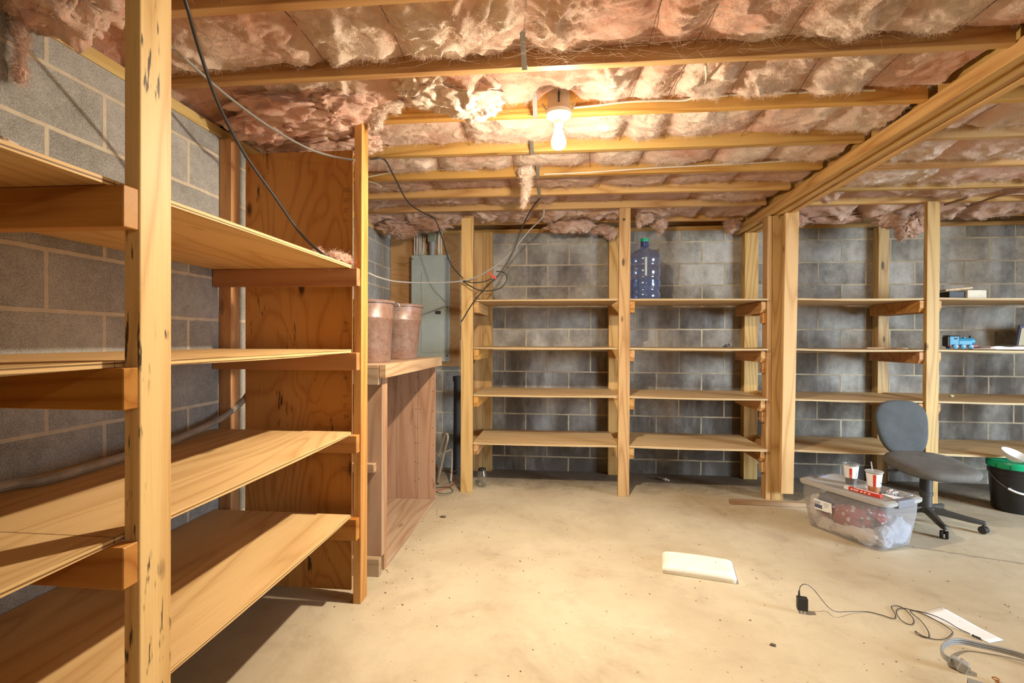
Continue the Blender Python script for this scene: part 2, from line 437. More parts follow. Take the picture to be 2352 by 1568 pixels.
M_blue = plain('train_blue', (.035, .25, .40), .4)
M_trainred = plain('train_red', (.50, .05, .06), .4)

def rust_mat():
    w = N('rusty_enamel'); v = w.coord()
    a = w.noise(v, 26.0, 5.0, .7); b = w.noise(w.mapv(v, (4, 4, 9)), 1.0, 4.0, .6); c = w.noise(v, 120.0, 2.0, .6)
    col = w.mix(w.rng(a, .35, .65), (.20, .11, .08), (.29, .205, .165))
    col = w.mix(w.math('MULTIPLY', w.rng(b, .45, .7), .6), col, (.23, .085, .04))
    col = w.mix(w.math('MULTIPLY', w.rng(c, .62, .72), .5), col, (.45, .36, .30))
    return w.done(w.bsdf(col, .38, w.bump(w.math('ADD', a, c), .15, .003), Metallic=.15))
M_rust = rust_mat()

def clear_mat(name, tint, dens, rough=.15, body=None, bodyf=0.0):
    w = N(name)
    tr = w.n('BsdfTransparent', Color=tint)
    gl = w.n('BsdfGlossy', Color=(1, 1, 1), Roughness=rough)
    lw = w.n('LayerWeight', out=1, Blend=.35)
    sh = w.n('MixShader', _0=w.math('ADD', w.math('MULTIPLY', lw, .5), .05), _1=tr, _2=gl)
    if bodyf:
        df = w.n('BsdfDiffuse', Color=body); ts = w.n('BsdfTranslucent', Color=body)
        dd = w.n('MixShader', _0=.45, _1=df, _2=ts)
        sh = w.n('MixShader', _0=bodyf, _1=sh, _2=dd)
    return w.done(sh)
M_jug = clear_mat('blue_clear_plastic', (.70, .76, .92), 1, .12, (.26, .30, .45), .20)
M_jugwater = clear_mat('water', (.70, .82, .95), 1, .05, (.30, .42, .58), .22)
M_bin = clear_mat('cloudy_plastic', (.86, .86, .88), 1, .25, (.70, .70, .74), .23)
M_cup = clear_mat('clear_cup_plastic', (.93, .93, .93), 1, .1, (.8, .8, .8), .12)
M_jar = clear_mat('clear_glass', (.85, .85, .80), 1, .05, (.5, .45, .38), .12)
M_cola = plain('cola', (.055, .016, .006), .1)
M_tea = plain('amber_tea', (.50, .17, .02), .1)

def cloth_mat(name, base, alt, dark, sc):
    w = N(name); v = w.coord()
    a = w.n('TexVoronoi', out=0, Vector=v, Scale=sc, Randomness=1.0)
    b = w.noise(v, sc*.5, 3.0, .6)
    col = w.mix(w.rng(a, .38, .30), base, alt)
    col = w.mix(w.rng(b, .57, .62), col, dark)
    return w.done(w.bsdf(col, .9, w.bump(w.noise(v, 160, 2), .2, .003)))
M_cl_red = cloth_mat('patterned_cloth', (.36, .06, .06), (.72, .62, .56), (.05, .045, .05), 30)
M_cl_white = cloth_mat('cream_cloth', (.74, .66, .56), (.74, .66, .56), (.52, .45, .38), 9)
M_cl_dark = cloth_mat('dark_cloth', (.05, .05, .065), (.07, .07, .09), (.03, .03, .035), 12)
M_cl_blue = cloth_mat('pale_blue_cloth', (.46, .50, .56), (.46, .50, .56), (.34, .38, .44), 9)

def emit_mat(name, col, st):
    w = N(name); return w.done(w.n('Emission', Color=col, Strength=st))
M_bulb = emit_mat('lit_bulb', BULB_COL, BULB_STRENGTH)
M_bulbneck = emit_mat('lit_bulb_neck', BULB_COL, BULB_STRENGTH*.012)
M_bulbring = emit_mat('lit_bulb_ring', BULB_COL, BULB_STRENGTH*.30)

# ------------------------------------------------------------------ the room
XL, YB, XR, YN = -1.642, 4.61, 6.0, -2.6
ZC = 2.545
def struct(name, mb, m, **kw):
    o = mb.build(name, m, **kw); o['kind'] = 'structure'; return o
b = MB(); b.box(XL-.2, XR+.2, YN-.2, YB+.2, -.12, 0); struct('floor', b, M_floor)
b = MB(); b.box(XL-.2, XL, YN, YB+.2, 0, 2.222); struct('wall_left', b, M_wleft)
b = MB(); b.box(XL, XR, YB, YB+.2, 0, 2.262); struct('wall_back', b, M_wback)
b = MB()
b.box(XR, XR+.2, YN, -.35, 0, 2.26); b.box(XR, XR+.2, 1.55, YB, 0, 2.26); b.box(XR, XR+.2, -.35, 1.55, 2.05, 2.26)
struct('wall_right', b, M_wplain)
b = MB(); b.box(XL, XR, YN-.2, YN, 0, 2.26); struct('wall_near', b, M_wplain)
b = MB(); b.box(XL-.2, XR+.2, YN-.2, YB+.2, ZC, ZC+.02)
struct('ceiling', b, wood('subfloor', 'x', (.40, .27, .13), (.28, .16, .06)))
b = MB(); b.box(XL-.14, XL+.004, YN, YB-.09, 2.2225, 2.27); struct('trim_1', b, wood('sill_wood', 'y', (.72, .52, .22), (.55, .33, .10)))
b = MB(); b.box(XL, XR, YB-.004, YB+.14, 2.2625, 2.299); struct('trim_2', b, pine['x'])

b = MB(); b.box(XL-.14, XL-.10, YN, YB, 2.2715, ZC-.001); struct('trim_3', b, pine['y'])
b = MB(); b.box(XL-.2, XR+.2, YB+.10, YB+.14, 2.2995, ZC-.001); struct('trim_4', b, pine['x'])
b = MB(); b.box(XR+.1, XR+.14, YN, YB+.1, 2.2605, ZC-.001); struct('trim_5', b, pine['y'])
b = MB(); b.box(XL-.1, XR+.1, YN-.1, YN-.06, 2.2605, ZC-.001); struct('trim_6', b, pine['x'])

# ------------------------------------------------------------------ joists, beam, insulation
JOIST = 0.038
JF = [1.482, 1.902, 2.308, 2.745, 3.150, 3.555, 3.948, 4.425]    # far face of each joist
ORD = ['first', 'second', 'third', 'fourth', 'fifth', 'sixth', 'seventh', 'eighth']
for i, yf in enumerate(JF):
    b = MB(); b.box(XL+.02, 1.598, yf-JOIST, yf, 2.30, ZC-.002)
    tag(b.build('ceiling_joist', M_joist, loc=(0, yf, 2.30), bevel=.002),
        'wooden ceiling joist left of the beam, %s one away from the camera' % ORD[i], 'joist', 'ceiling joists left of the beam')
JR = [1.93, 2.335, 2.742, 3.183, 3.626, 3.985, 4.44]
RO = ['first', 'second', 'third', 'fourth', 'fifth', 'sixth', 'seventh']
for i, yf in enumerate(JR):
    b = MB(); b.box(1.796, XR, yf-JOIST, yf, 2.30, ZC-.002)
    tag(b.build('ceiling_joist', M_joist, loc=(2.5, yf, 2.30), bevel=.002),
        'wooden ceiling joist right of the beam, %s one away from the camera' % RO[i], 'joist', 'ceiling joists right of the beam')

beam = thing('support_beam', 'long built-up wooden beam running to the back wall under the joists', 'beam', (1.70, 2.6, 2.23))
def sl(x0, x1, zb, zt, nm, mat):
    b = MB(); y0, y1 = -.6, YB-.003
    f = lambda y: -(y-2.7)*.014
    b.hexa([(x0,y0,zb+f(y0)),(x1,y0,zb+f(y0)),(x1,y1,zb+f(y1)),(x0,y1,zb+f(y1)),(x0,y0,zt+f(y0)),(x1,y0,zt+f(y0)),(x1,y1,zt+f(y1)),(x0,y1,zt+f(y1))])
    b.build(nm, mat, beam, bevel=.003)
sl(1.600, 1.636, 2.236, 2.300, 'ledger', M_beam)
sl(1.6375, 1.6735, 2.250, 2.50, 'beam_ply', M_beam)
sl(1.6755, 1.7120, 2.240, 2.50, 'beam_ply', M_beam)
sl(1.7140, 1.7510, 2.247, 2.50, 'beam_ply', M_beam)
sl(1.7525, 1.794, 2.240, 2.300, 'ledger', M_beam)

import numpy as np
def fibres(src, mat, parent, tufts, per, length, w=.00032):
    """loose glass fibres standing off the wool in small wisps, one stuff part"""
    me = src.data; nv = len(me.vertices)
    rs = np.random.RandomState(nv % 9973)
    co = np.empty(nv*3, np.float32); me.vertices.foreach_get('co', co); co = co.reshape(-1, 3)
    no = np.empty(nv*3, np.float32); me.vertex_normals.foreach_get('vector', no); no = no.reshape(-1, 3)
    if no[:, 2].mean() > .2: no = -no
    at_ = me.attributes.get('fluff'); fl = np.ones(nv, np.float32)
    if at_: at_.data.foreach_get('value', fl)
    pr = fl+.12; pr /= pr.sum()
    base = rs.choice(nv, tufts, p=pr)
    cen = np.repeat(co[base], per, 0); nn = np.repeat(no[base], per, 0)
    d0 = rs.normal(size=(tufts, 3)); d0[:, 2] *= .5; d0 /= np.linalg.norm(d0, axis=1)[:, None]
    dd = np.repeat(d0, per, 0)+rs.normal(size=(tufts*per, 3))*.42+nn*.35
    dd /= np.linalg.norm(dd, axis=1)[:, None]
    n = tufts*per
    cen = cen+rs.normal(size=(n, 3))*.007
    ln = length*(rs.uniform(.35, 1.25, n))[:, None]
    cv = rs.normal(size=(n, 3))*.45; cv[:, 2] -= .1
    side = np.cross(dd, rs.normal(size=(n, 3))); side /= np.linalg.norm(side, axis=1)[:, None]+1e-9
    V = np.empty((n, 8, 3), np.float32)
    for k in range(4):
        t = k/3-.25
        p = cen+dd*ln*t+cv*ln*t*t
        ww = w*(1, 1, .8, .3)[k]
        V[:, 2*k] = p-side*ww; V[:, 2*k+1] = p+side*ww
    idx = (np.arange(n)*8)[:, None, None]+np.array([[0,1,3,2],[2,3,5,4],[4,5,7,6]])[None]
    m2 = bpy.data.meshes.new('loose_fibre'); m2.vertices.add(n*8); m2.vertices.foreach_set('co', V.reshape(-1))
    m2.loops.add(n*12); m2.loops.foreach_set('vertex_index', idx.reshape(-1).astype(np.int32))
    m2.polygons.add(n*3); m2.polygons.foreach_set('loop_start', (np.arange(n*3)*4).astype(np.int32)); m2.polygons.foreach_set('loop_total', np.full(n*3, 4, np.int32))
    m2.update(calc_edges=True)
    a = m2.attributes.new('fluff', 'FLOAT', 'POINT'); a.data.foreach_set('value', np.full(n*8, 1.0, np.float32))
    m2.materials.append(mat)
    o = bpy.data.objects.new('loose_fibre', m2); COL.objects.link(o); o.parent = parent; o['kind'] = 'stuff'; WL[o.name] = Vector((0, 0, 0))
    return o

def batt(label, x0, x1, y0, y1, seed, mat, step=.009, wires=(), sag=.03, amp=1.0, zb=2.372, group='glass wool batts between the joists', hole=None):
    nx = max(8, int((x1-x0)/step)); ny = max(6, int((y1-y0)/step))
    bm = bmesh.new(); lay = bm.verts.layers.float.new('fluff')
    rows = []; so = Vector((seed*11.3, seed*5.7, seed*2.9))
    fn = noise.noise
    for i in range(nx+1):
        x = x0+(x1-x0)*i/nx; row = []
        for j in range(ny+1):
            u = j/ny; y = y0+(y1-y0)*u
            p = Vector((x, y, 0))+so
            env = max(0.0, math.sin(math.pi*u))**.55
            pin = 0.0
            for xk, sk in wires:
                d = abs(x-xk-sk*(u-.5))
                if d < .16: pin = max(pin, math.exp(-(d/.045)**2))
            m = fn(p*2.3+Vector((0, 0, 9)))*1.5+fn(p*5.1)*.6
            m = min(1.0, max(0.0, .5+m))
            wv = noise.noise_vector(p*3.5)
            q = p+wv*.11
            h = abs(fn(Vector((q.x*9, q.y*12, q.z))))*.050
            h += abs(fn(Vector((q.x*21, q.y*27, q.z+3))))*.026
            h += abs(fn(q*52))*.013
            if step < .0095: h += abs(fn(q*103))*.006
            rd = 1-abs(fn(Vector((q.x*5.5, q.y*8.5, 5.5))))
            h2 = max(0.0, rd-.78)*.16
            z = zb - env*sag*(1-.85*pin) - (h+h2)*(.18+.82*m)*amp*(1-.8*pin)*(.35+.65*env) - abs(fn(p*9))*.008
            z -= fn(p*1.7)*.016*env
            z -= .12*math.exp(-max(0.0, x-x0)/.07) if x0 < 0 else 0.0
            if hole:
                hx, hy, hr = hole
                dd = math.hypot(x-hx, y-hy)
                if dd < hr*1.6: z += .09*max(0.0, 1-(dd/(hr*1.6))**2)
            lat = noise.noise_vector(q*16)*.012*m*env
            v = bm.verts.new((x+lat.x, min(y1, max(y0, y+lat.y)), z))
            v[lay] = m*(1-.6*pin)
            row.append(v)
        rows.append(row)
    for i in range(nx):
        for j in range(ny):
            bm.faces.new((rows[i][j], rows[i][j+1], rows[i+1][j+1], rows[i+1][j]))
    root = thing('insulation_batt', label, 'insulation', ((x0+x1)/2, (y0+y1)/2, zb), group)
    mb = MB(); mb.bm.free(); mb.bm = bm
    wo = mb.build('wool', mat, root, smooth='all', norm=False)
    fibres(wo, mat, root, int((x1-x0)*(900 if step < .0095 else 380)), 17, .020 if step < .0095 else .028)
    for xk, sk in wires:
        w = MB(); pts = []
        for k in range(9):
            u = k/8; pts.append((xk+sk*(u-.5), y0+(y1-y0)*u, zb-.022+.012*math.sin(math.pi*u)-.01*(u-.5)))
        w.tube(pts, .0013, 5); w.build('support_wire', M_wire, root, smooth=True)
    return root
def ws(*xs): return [(x, R_.uniform(-.05, .05)) for x in xs]
X0, X1 = XL-.09, 1.597
LB = 'glass wool %s the %s and %s joists left of the beam'
batt('ragged pink glass wool overhead in front of the first joist, left of the beam', X0, X1, 1.02, JF[0]-JOIST, 1, M_fluff, .0075, ws(-.9, -.3, .25, .8), .04, 1.0)
batt('pink ' + LB % ('batt between', 'first', 'second'), X0, X1, JF[0], JF[1]-JOIST, 2, M_fluff, .0065, ws(-.93, -.60, -.12, .33, .52, .82, 1.15, 1.42), .03, .95)
batt('pale ' + LB % ('batt between', 'second', 'third'), X0, X1, JF[1], JF[2]-JOIST, 3, M_fluff, .0065, ws(-.72, -.30, .33, .50, .75, 1.03, 1.32), .03, .8, hole=(0, 2.19, .08))
batt('pale ' + LB % ('batt between', 'third', 'fourth'), X0, X1, JF[2], JF[3]-JOIST, 4, M_fluff, .0075, ws(-.5, -.02, .35, .55, .98, 1.33), .03, .5)
batt('flat pinkish ' + LB % ('batt between', 'fourth', 'fifth'), X0, X1, JF[3], JF[4]-JOIST, 5, M_fluff, .009, ws(-.75, -.28, .18, .5, .92, 1.25), .035, .4)
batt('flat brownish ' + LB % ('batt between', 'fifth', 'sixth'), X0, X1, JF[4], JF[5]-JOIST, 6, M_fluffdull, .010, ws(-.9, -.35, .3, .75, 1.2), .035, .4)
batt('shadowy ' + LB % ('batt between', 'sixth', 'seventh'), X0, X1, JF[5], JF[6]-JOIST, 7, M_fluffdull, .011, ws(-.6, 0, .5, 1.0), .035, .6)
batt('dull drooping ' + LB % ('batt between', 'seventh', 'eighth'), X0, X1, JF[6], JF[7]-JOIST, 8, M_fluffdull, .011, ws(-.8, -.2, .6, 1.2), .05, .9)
XR0 = 1.80
RB = 'right of the beam, between the %s and %s joists there'
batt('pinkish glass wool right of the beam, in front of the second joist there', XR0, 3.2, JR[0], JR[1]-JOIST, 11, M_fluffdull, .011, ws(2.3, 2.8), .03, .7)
batt('pinkish glass wool ' + RB % ('second', 'third'), XR0, 3.6, JR[1], JR[2]-JOIST, 12, M_fluff, .010, ws(2.05, 2.5), .03, .8)
batt('pinkish glass wool ' + RB % ('third', 'fourth'), XR0, 4.2, JR[2], JR[3]-JOIST, 13, M_fluff, .010, ws(2.2, 2.75, 3.1), .045, .7)
batt('pinkish glass wool ' + RB % ('fourth', 'fifth'), XR0, 4.6, JR[3], JR[4]-JOIST, 14, M_fluff, .011, ws(2.4, 3.05, 3.3), .055, .7)
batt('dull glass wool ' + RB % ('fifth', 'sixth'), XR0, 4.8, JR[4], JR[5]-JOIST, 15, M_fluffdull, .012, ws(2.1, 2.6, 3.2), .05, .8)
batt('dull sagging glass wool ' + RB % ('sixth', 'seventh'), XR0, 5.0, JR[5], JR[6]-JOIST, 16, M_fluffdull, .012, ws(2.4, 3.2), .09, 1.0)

def set_fluff(o, val):
    a = o.data.attributes.new('fluff', 'FLOAT', 'POINT')
    a.data.foreach_set('value', [val]*len(o.data.vertices))
def scrap(label, parts, mat, val=.7, group=None, name='insulation_scrap'):
    """hanging or lying tuft of glass wool: lumps given as (centre, radii, seed)"""
    b = MB()
    for c, r, sd in parts: b.blob(c, r, sd, .5, 2.6, 5 if max(r) > .05 else 4, detail=5)
    o = b.build(name, mat, loc=parts[0][0], smooth='all', norm=False); set_fluff(o, val)
    if max(max(r) for c, r, sd in parts) > .025: fibres(o, mat, o, 170*len(parts), 16, .017)
    return tag(o, label, 'insulation', group)
scrap('ragged clump of pink glass wool hanging in the top left corner with a dangling tuft',
      [((-1.50, 1.33, 2.30), (.16, .12, .12), 1), ((-1.57, 1.31, 2.235), (.055, .06, .05), 2), ((-1.44, 1.36, 2.34), (.13, .10, .09), 3),
       ((-1.600, 1.30, 2.15), (.010, .009, .06), 4), ((-1.603, 1.30, 2.075), (.007, .007, .04), 47), ((-1.606, 1.30, 2.04), (.016, .014, .030), 5)], M_fluffred, .9)
scrap('fluffy pink glass wool bulging below the third joist at the left wall',
      [((-1.22, 2.12, 2.325), (.30, .13, .095), 7), ((-1.10, 2.20, 2.29), (.20, .10, .08), 8), ((-1.40, 2.20, 2.27), (.17, .09, .07), 9), ((-1.0, 2.10, 2.33), (.16, .10, .08), 6)], M_fluffred, .6)
scrap('pink glass wool tuft caught below the third joist beside the near plywood end',
      [((-1.30, 2.38, 2.245), (.22, .08, .055), 10), ((-1.08, 2.40, 2.25), (.16, .08, .05), 12)], M_fluff, .3)
scrap('pale cream glass wool bulging down behind the second joist, left of the light bulb',
      [((-.42, 2.12, 2.352), (.17, .11, .085), 13), ((-.38, 2.18, 2.325), (.11, .07, .07), 14), ((-.58, 2.06, 2.35), (.12, .1, .07), 15)], M_fluff, .95)
scrap('white wisp of glass wool dripping below the third joist near the corner post',
      [((-.86, 2.22, 2.315), (.035, .03, .055), 16), ((-.82, 2.20, 2.345), (.08, .05, .035), 17), ((-.875, 2.23, 2.27), (.02, .018, .03), 18)], M_fluff, 1.0)
scrap('long thin wisp of glass wool dangling below the fifth joist',
      [((-.21, 3.05, 2.30), (.045, .05, .045), 19), ((-.205, 3.06, 2.235), (.022, .02, .06), 20), ((-.212, 3.06, 2.165), (.016, .014, .045), 21), ((-.222, 3.06, 2.115), (.008, .007, .03), 22)], M_fluff, .8)
scrap('flap of pink glass wool hanging at the back wall, left of the centre shelf post',
      [((.07, 4.35, 2.275), (.17, .06, .075), 23), ((.20, 4.36, 2.27), (.11, .05, .06), 24), ((-.03, 4.33, 2.28), (.06, .05, .06), 25)], M_fluffdull, .7)
scrap('small pink glass wool flap hanging just left of the centre shelf post',
      [((.38, 4.40, 2.235), (.10, .04, .04), 26), ((.46, 4.42, 2.20), (.05, .03, .05), 27)], M_fluffdull, .4)
scrap('torn glass wool hanging above the water jug',
      [((.72, 4.15, 2.275), (.07, .05, .05), 28), ((.67, 4.15, 2.24), (.025, .02, .05), 29), ((.86, 4.25, 2.24), (.06, .04, .045), 30), ((.87, 4.25, 2.19), (.02, .02, .04), 31)], M_fluffdull, .7)
scrap('small glass wool wad at the far end of the beam',
      [((1.52, 4.42, 2.265), (.07, .05, .05), 32), ((1.50, 4.42, 2.215), (.03, .03, .03), 33)], M_fluffdull, .5)
scrap('torn pink glass wool hanging left of the post that stands right of the chair',
      [((2.66, 4.15, 2.22), (.12, .06, .06), 34), ((2.80, 4.15, 2.16), (.08, .06, .08), 35), ((2.72, 4.14, 2.12), (.04, .03, .07), 36), ((2.85, 4.15, 2.2), (.06, .06, .06), 37)], M_fluffdull, .7)
scrap('pink glass wool drooping between the beam post and the wall',
      [((1.93, 4.2, 2.24), (.10, .06, .05), 38), ((2.25, 4.25, 2.265), (.25, .07, .04), 39)], M_fluffdull, .4)
scrap('pink glass wool drooping above the buckets at the corner of the back wall',
      [((-1.45, 4.2, 2.25), (.16, .10, .07), 40), ((-1.15, 4.2, 2.27), (.2, .09, .06), 41), ((-1.38, 4.2, 2.20), (.12, .07, .05), 42)], M_fluffdull, .3)
scrap('small pink glass wool tuft lying on the top left shelf against the plywood end',
      [((-1.03, 2.16, 1.612), (.06, .05, .028), 43), ((-1.10, 2.13, 1.625), (.022, .02, .035), 44)], M_fluffred, .45)
scrap('grey white glass wool scrap lying on the top left shelf at the picture edge',
      [(tuple(at(8, 330, 'z', 1.605)), (.014, .022, .010), 45)], M_fluff, 1.0)

# cobwebs: fine threads between the glass wool and the joists
b = MB()
def threads(cnt, xr, yr, z0, z1, sp):
    for _ in range(cnt):
        x = R_.uniform(*xr); y = R_.uniform(*yr)
        a = Vector((x, y, R_.uniform(z0, z1)))
        c = a+Vector((R_.gauss(0, sp), R_.gauss(0, sp*.6), R_.uniform(-.03, .03)))
        c.z = max(c.z, 2.285)
        m = (a+c)/2+Vector((0, 0, -R_.uniform(0, .02)))
        b.tube([a, m, c], .00028, 3, False)
threads(150, (-.85, 0), (1.6, 1.86), 2.30, 2.35, .11)
threads(330, (-.15, 1.3), (1.60, 1.86), 2.30, 2.35, .10)
threads(60, (-.6, -.2), (2.0, 2.27), 2.30, 2.34, .08)
tag(b.build('cobweb', plain('cobweb_silk', (.62, .50, .38), .8), norm=False), 'dusty cobweb threads spun across the glass wool and joists', 'cobweb', kind='stuff')

# metal bridging straps between the joists, left of the bulb
for i, (x, yb, yt) in enumerate(((-.134, 1.855, 1.50), (-.112, 2.263, 1.93), (-.150, 2.70, 2.34), (-.135, 3.105, 2.77), (-.142, 3.51, 3.18))):
    b = MB(); b.bar((x, yb, 2.283), (x, yt, 2.50), .020, .0016, (0, .5, 1))
    b.box(x-.011, x+.011, yb-.002, yb+.028, 2.2985, 2.300)
    b.bar((x-.024, yb+.004, 2.30), (x-.024, yb+.36, 2.50), .018, .0016, (0, -.5, 1))
    tag(b.build('bridging_strap', M_galv, loc=(x, yb, 2.30)), 'galvanised bridging strap nailed under the %s joist' % ORD[i+1], 'strap', 'bridging straps in a row left of the bulb')

# ------------------------------------------------------------------ bulb, holder, ceiling box
BX, BY = -.003, 2.15
fx = thing('ceiling_light', 'lit bare bulb in a white porcelain holder under the ceiling', 'light', (BX, BY, 2.24))
b = MB(); b.lathe([(.030, 2.345), (.047, 2.335), (.050, 2.262), (.0495, 2.255)], (BX, BY, 0), 28, cap0=True, cap1=True)
o = b.build('junction_box', M_cream, fx, smooth=True)
b = MB(); b.box(BX-.004, BX+.004, BY-.053, BY-.048, 2.275, 2.34); b.build('box_slot', M_dark, o)
for sx in (-1, 1):
    b = MB(); b.bar((BX+sx*.052, BY-.01, 2.256), (BX+sx*.072, BY, 2.290), .012, .008); b.build('mounting_ear', M_cream, o)
b = MB(); b.lathe([(.0, 2.254), (.058, 2.254), (.0585, 2.246), (.056, 2.238), (.040, 2.226), (.024, 2.214), (.0205, 2.198), (.017, 2.197), (0, 2.197)], (BX, BY, 0), 40)
o = b.build('lamp_holder', M_porc, fx, smooth=True)
b = MB(); b.lathe([(0, -.002), (.003, -.002), (.0025, .002), (0, .002)], (BX, BY-.045, 2.232), 10); b.build('screw', M_galv, o)
b = MB()
b.lathe([(.0, 2.199), (.0150, 2.199), (.0155, 2.188), (.018, 2.172), (.0245, 2.152), (.0300, 2.135), (.0325, 2.122), (.0318, 2.113)], (BX, BY, 0), 32)
blb = b.build('bulb', M_bulbneck, fx, smooth=True)
b = MB(); b.lathe([(.0318, 2.113), (.0310, 2.108), (.0245, 2.097)], (BX, BY, 0), 32)
b.build('bulb_ring', M_bulbring, blb, smooth=True)
b = MB(); b.lathe([(.0245, 2.097), (.013, 2.0905), (0, 2.0895)], (BX, BY, 0), 32)
b.build('bulb_dome', M_bulb, blb, smooth=True)

# ------------------------------------------------------------------ shelving along the left wall
SH = [1.576, 1.184, .800, .412]           # cleat tops = shelf undersides
T = .015
ls = thing('shelving_unit', 'built-in timber shelving with four plywood shelves along the left wall', 'shelving', (-1.28, 1.4, 0))
PX0, PX1 = -.958, -.920
b = MB(); b.box(PX0, PX1, .984, 1.072, 0, 2.2995); b.build('post', M_post, ls, bevel=.003, seg=2)
b = MB(); b.box(PX0, PX1, 2.191, 2.268, 0, 2.2995); b.build('post', M_post2, ls, bevel=.003, seg=2)
b = MB(); b.box(XL+.002, XL+.064, 2.200, 2.262, 0, 2.215); b.build('rear_post', M_post2, ls, bevel=.002)
b = MB(); b.box(XL+.002, XL+.04, .984, 1.072, 0, 2.215); b.build('rear_post', M_post2, ls, bevel=.002)
for z in SH:
    drop = .082 if z > .7 else .100
    b = MB(); b.box(XL+.003, -.9215, .9445, .9825, z-drop-.008, z); b.build('cleat', M_cleat, ls, bevel=.002)
    b = MB(); b.box(XL+.003, -.9265, 2.1535, 2.1895, z-drop, z); b.build('cleat', M_cleat, ls, bevel=.002)
for k, z in enumerate(SH):
    for y0, y1 in ((-.22, .962), (.9645, 2.172)):
        b = MB(); n = 24; xf = -.9605
        for i in range(n):
            a0 = y0+(y1-y0)*i/n; a1 = y0+(y1-y0)*(i+1)/n
            s0 = -.006*math.sin(math.pi*i/n); s1 = -.006*math.sin(math.pi*(i+1)/n)
            if k == 0: s0, s1 = -s0*.3, -s1*.3
            b.hexa([(XL+.004,a0,z+.0006),(xf,a0,z+.0006+s0),(xf,a1,z+.0006+s1),(XL+.004,a1,z+.0006),(XL+.004,a0,z+T),(xf,a0,z+T+s0),(xf,a1,z+T+s1),(XL+.004,a1,z+T)])
        bmesh.ops.remove_doubles(b.bm, verts=b.bm.verts[:], dist=1e-5)
        ff = {}
        for f in b.bm.faces[:]:
            key = tuple(round(c, 4) for c in f.calc_center_median()); ff.setdefault(key, []).append(f)
        bmesh.ops.delete(b.bm, geom=[f for g in ff.values() if len(g) > 1 for f in g], context='FACES_ONLY')
        b.build('shelf', P_shelf, ls)
b = MB(); b.box(-1.552, -1.003, 2.270, 2.283, .022, 2.165); ep = b.build('end_panel', P_panel, ls)
# stamped measuring marks at the panel's front edge
M_stamp = plain('stamp_ink', (.16, .075, .03), .8)
for zz in (1.98, 1.93, 1.88, 1.83, 1.56, 1.33, 1.29, 1.06, .97, .93, .79, .74, .70, .62):
    for q in range(R_.choice((2, 3))):
        b = MB(); b.box(-1.045, -1.045+R_.uniform(.018, .034), 2.2694, 2.2699, zz-q*.008, zz-q*.008+.0022)
        b.build('stamp_mark', M_stamp, ep)
def text(body, size, mat, loc, rot, name, parent, ext=.0004):
    cu = bpy.data.curves.new(name, 'FONT'); cu.body = body; cu.size = size; cu.extrude = ext; cu.align_x = 'CENTER'; cu.align_y = 'CENTER'
    tmp = bpy.data.objects.new(name, cu); COL.objects.link(tmp)
    dg = bpy.context.evaluated_depsgraph_get(); me = bpy.data.meshes.new_from_object(tmp.evaluated_get(dg))
    bpy.data.objects.remove(tmp); o = bpy.data.objects.new(name, me); COL.objects.link(o)
    me.materials.clear(); me.materials.append(mat); o.parent = parent
    off = WL[parent.name] if not parent.rotation_euler[2] and not (parent.parent and parent.parent.rotation_euler[2]) else Vector((0, 0, 0))
    o.location = Vector(loc)-off; o.rotation_euler = rot; return o
text('24', .028, M_stamp, (-1.03, 2.2692, .868), (math.pi/2, 0, 0), 'stamped_number', ep)

# ------------------------------------------------------------------ shelving along the back wall
bs = thing('shelving_unit', 'built-in timber shelving along the back wall, two bays left of the beam', 'shelving', (.5, 4.25, 0))
b = MB(); b.box(-.790, -.696, 3.880, 3.918, 0, 2.235); b.build('post', M_bpost, bs, bevel=.002)
b = MB(); b.box(-.772, -.700, 3.919, 3.957, 0, 2.262); b.build('post', M_bpost, bs, bevel=.002)
b = MB(); b.box(.478, .567, 3.915, 3.953, 0, 2.299); b.build('post', M_bpost, bs, bevel=.002)
b = MB(); b.box(1.624, 1.662, 3.957, 4.046, 0, 2.225); b.build('post', M_bpost, bs, bevel=.002)
b = MB(); b.box(1.6635, 1.752, 3.952, 4.041, 0, 2.225); b.build('post', M_bpost, bs, bevel=.002)
for x in (-.80, -.712): 
    b = MB(); b.box(x, x+.086, 4.525, 4.607, 0, 2.26); b.build('rear_post', M_bpost, bs, bevel=.002)
for x in (.462, 1.665):
    b = MB(); b.box(x, x+.118 if x > 1 else x+.089, 4.525, 4.607, 0, 2.22 if x > 1 else 2.255); b.build('rear_post', M_bpost, bs, bevel=.002)
BS = [1.560, 1.170, .782, .386]
def cleat_y(x0, x1, y0, y1, z, parent, mat=M_cleaty, h=.088):
    b = MB(); b.prism([(x0, y0, z), (x0, y0, z-h*.62), (x0, y0+.02, z-h), (x0, y1, z-h), (x0, y1, z)], (x1-x0, 0, 0)); b.build('cleat', mat, parent, bevel=.0015)
def shelf_x(x0, x1, y0, y1, z, parent, sag=.006, tl=0.0):
    b = MB(); n = 20; pr = None
    top = []; bot = []
    for i in range(n+1):
        x = x0+(x1-x0)*i/n; s = -sag*math.sin(math.pi*i/n)+tl*(i/n-.5)
        bot.append((b.bm.verts.new((x,y0,z+s)), b.bm.verts.new((x,y1,z+s*.5)))); top.append((b.bm.verts.new((x,y0,z+T+s)), b.bm.verts.new((x,y1,z+T+s*.5))))
    F = b.bm.faces.new
    for i in range(n):
        F((top[i][0], top[i+1][0], top[i+1][1], top[i][1])); F((bot[i][0], bot[i][1], bot[i+1][1], bot[i+1][0]))
        F((bot[i][0], bot[i+1][0], top[i+1][0], top[i][0])); F((bot[i][1], top[i][1], top[i+1][1], bot[i+1][1]))
    F((bot[0][0], top[0][0], top[0][1], bot[0][1])); F((bot[n][0], bot[n][1], top[n][1], top[n][0]))
    b.build('shelf', P_back, parent)
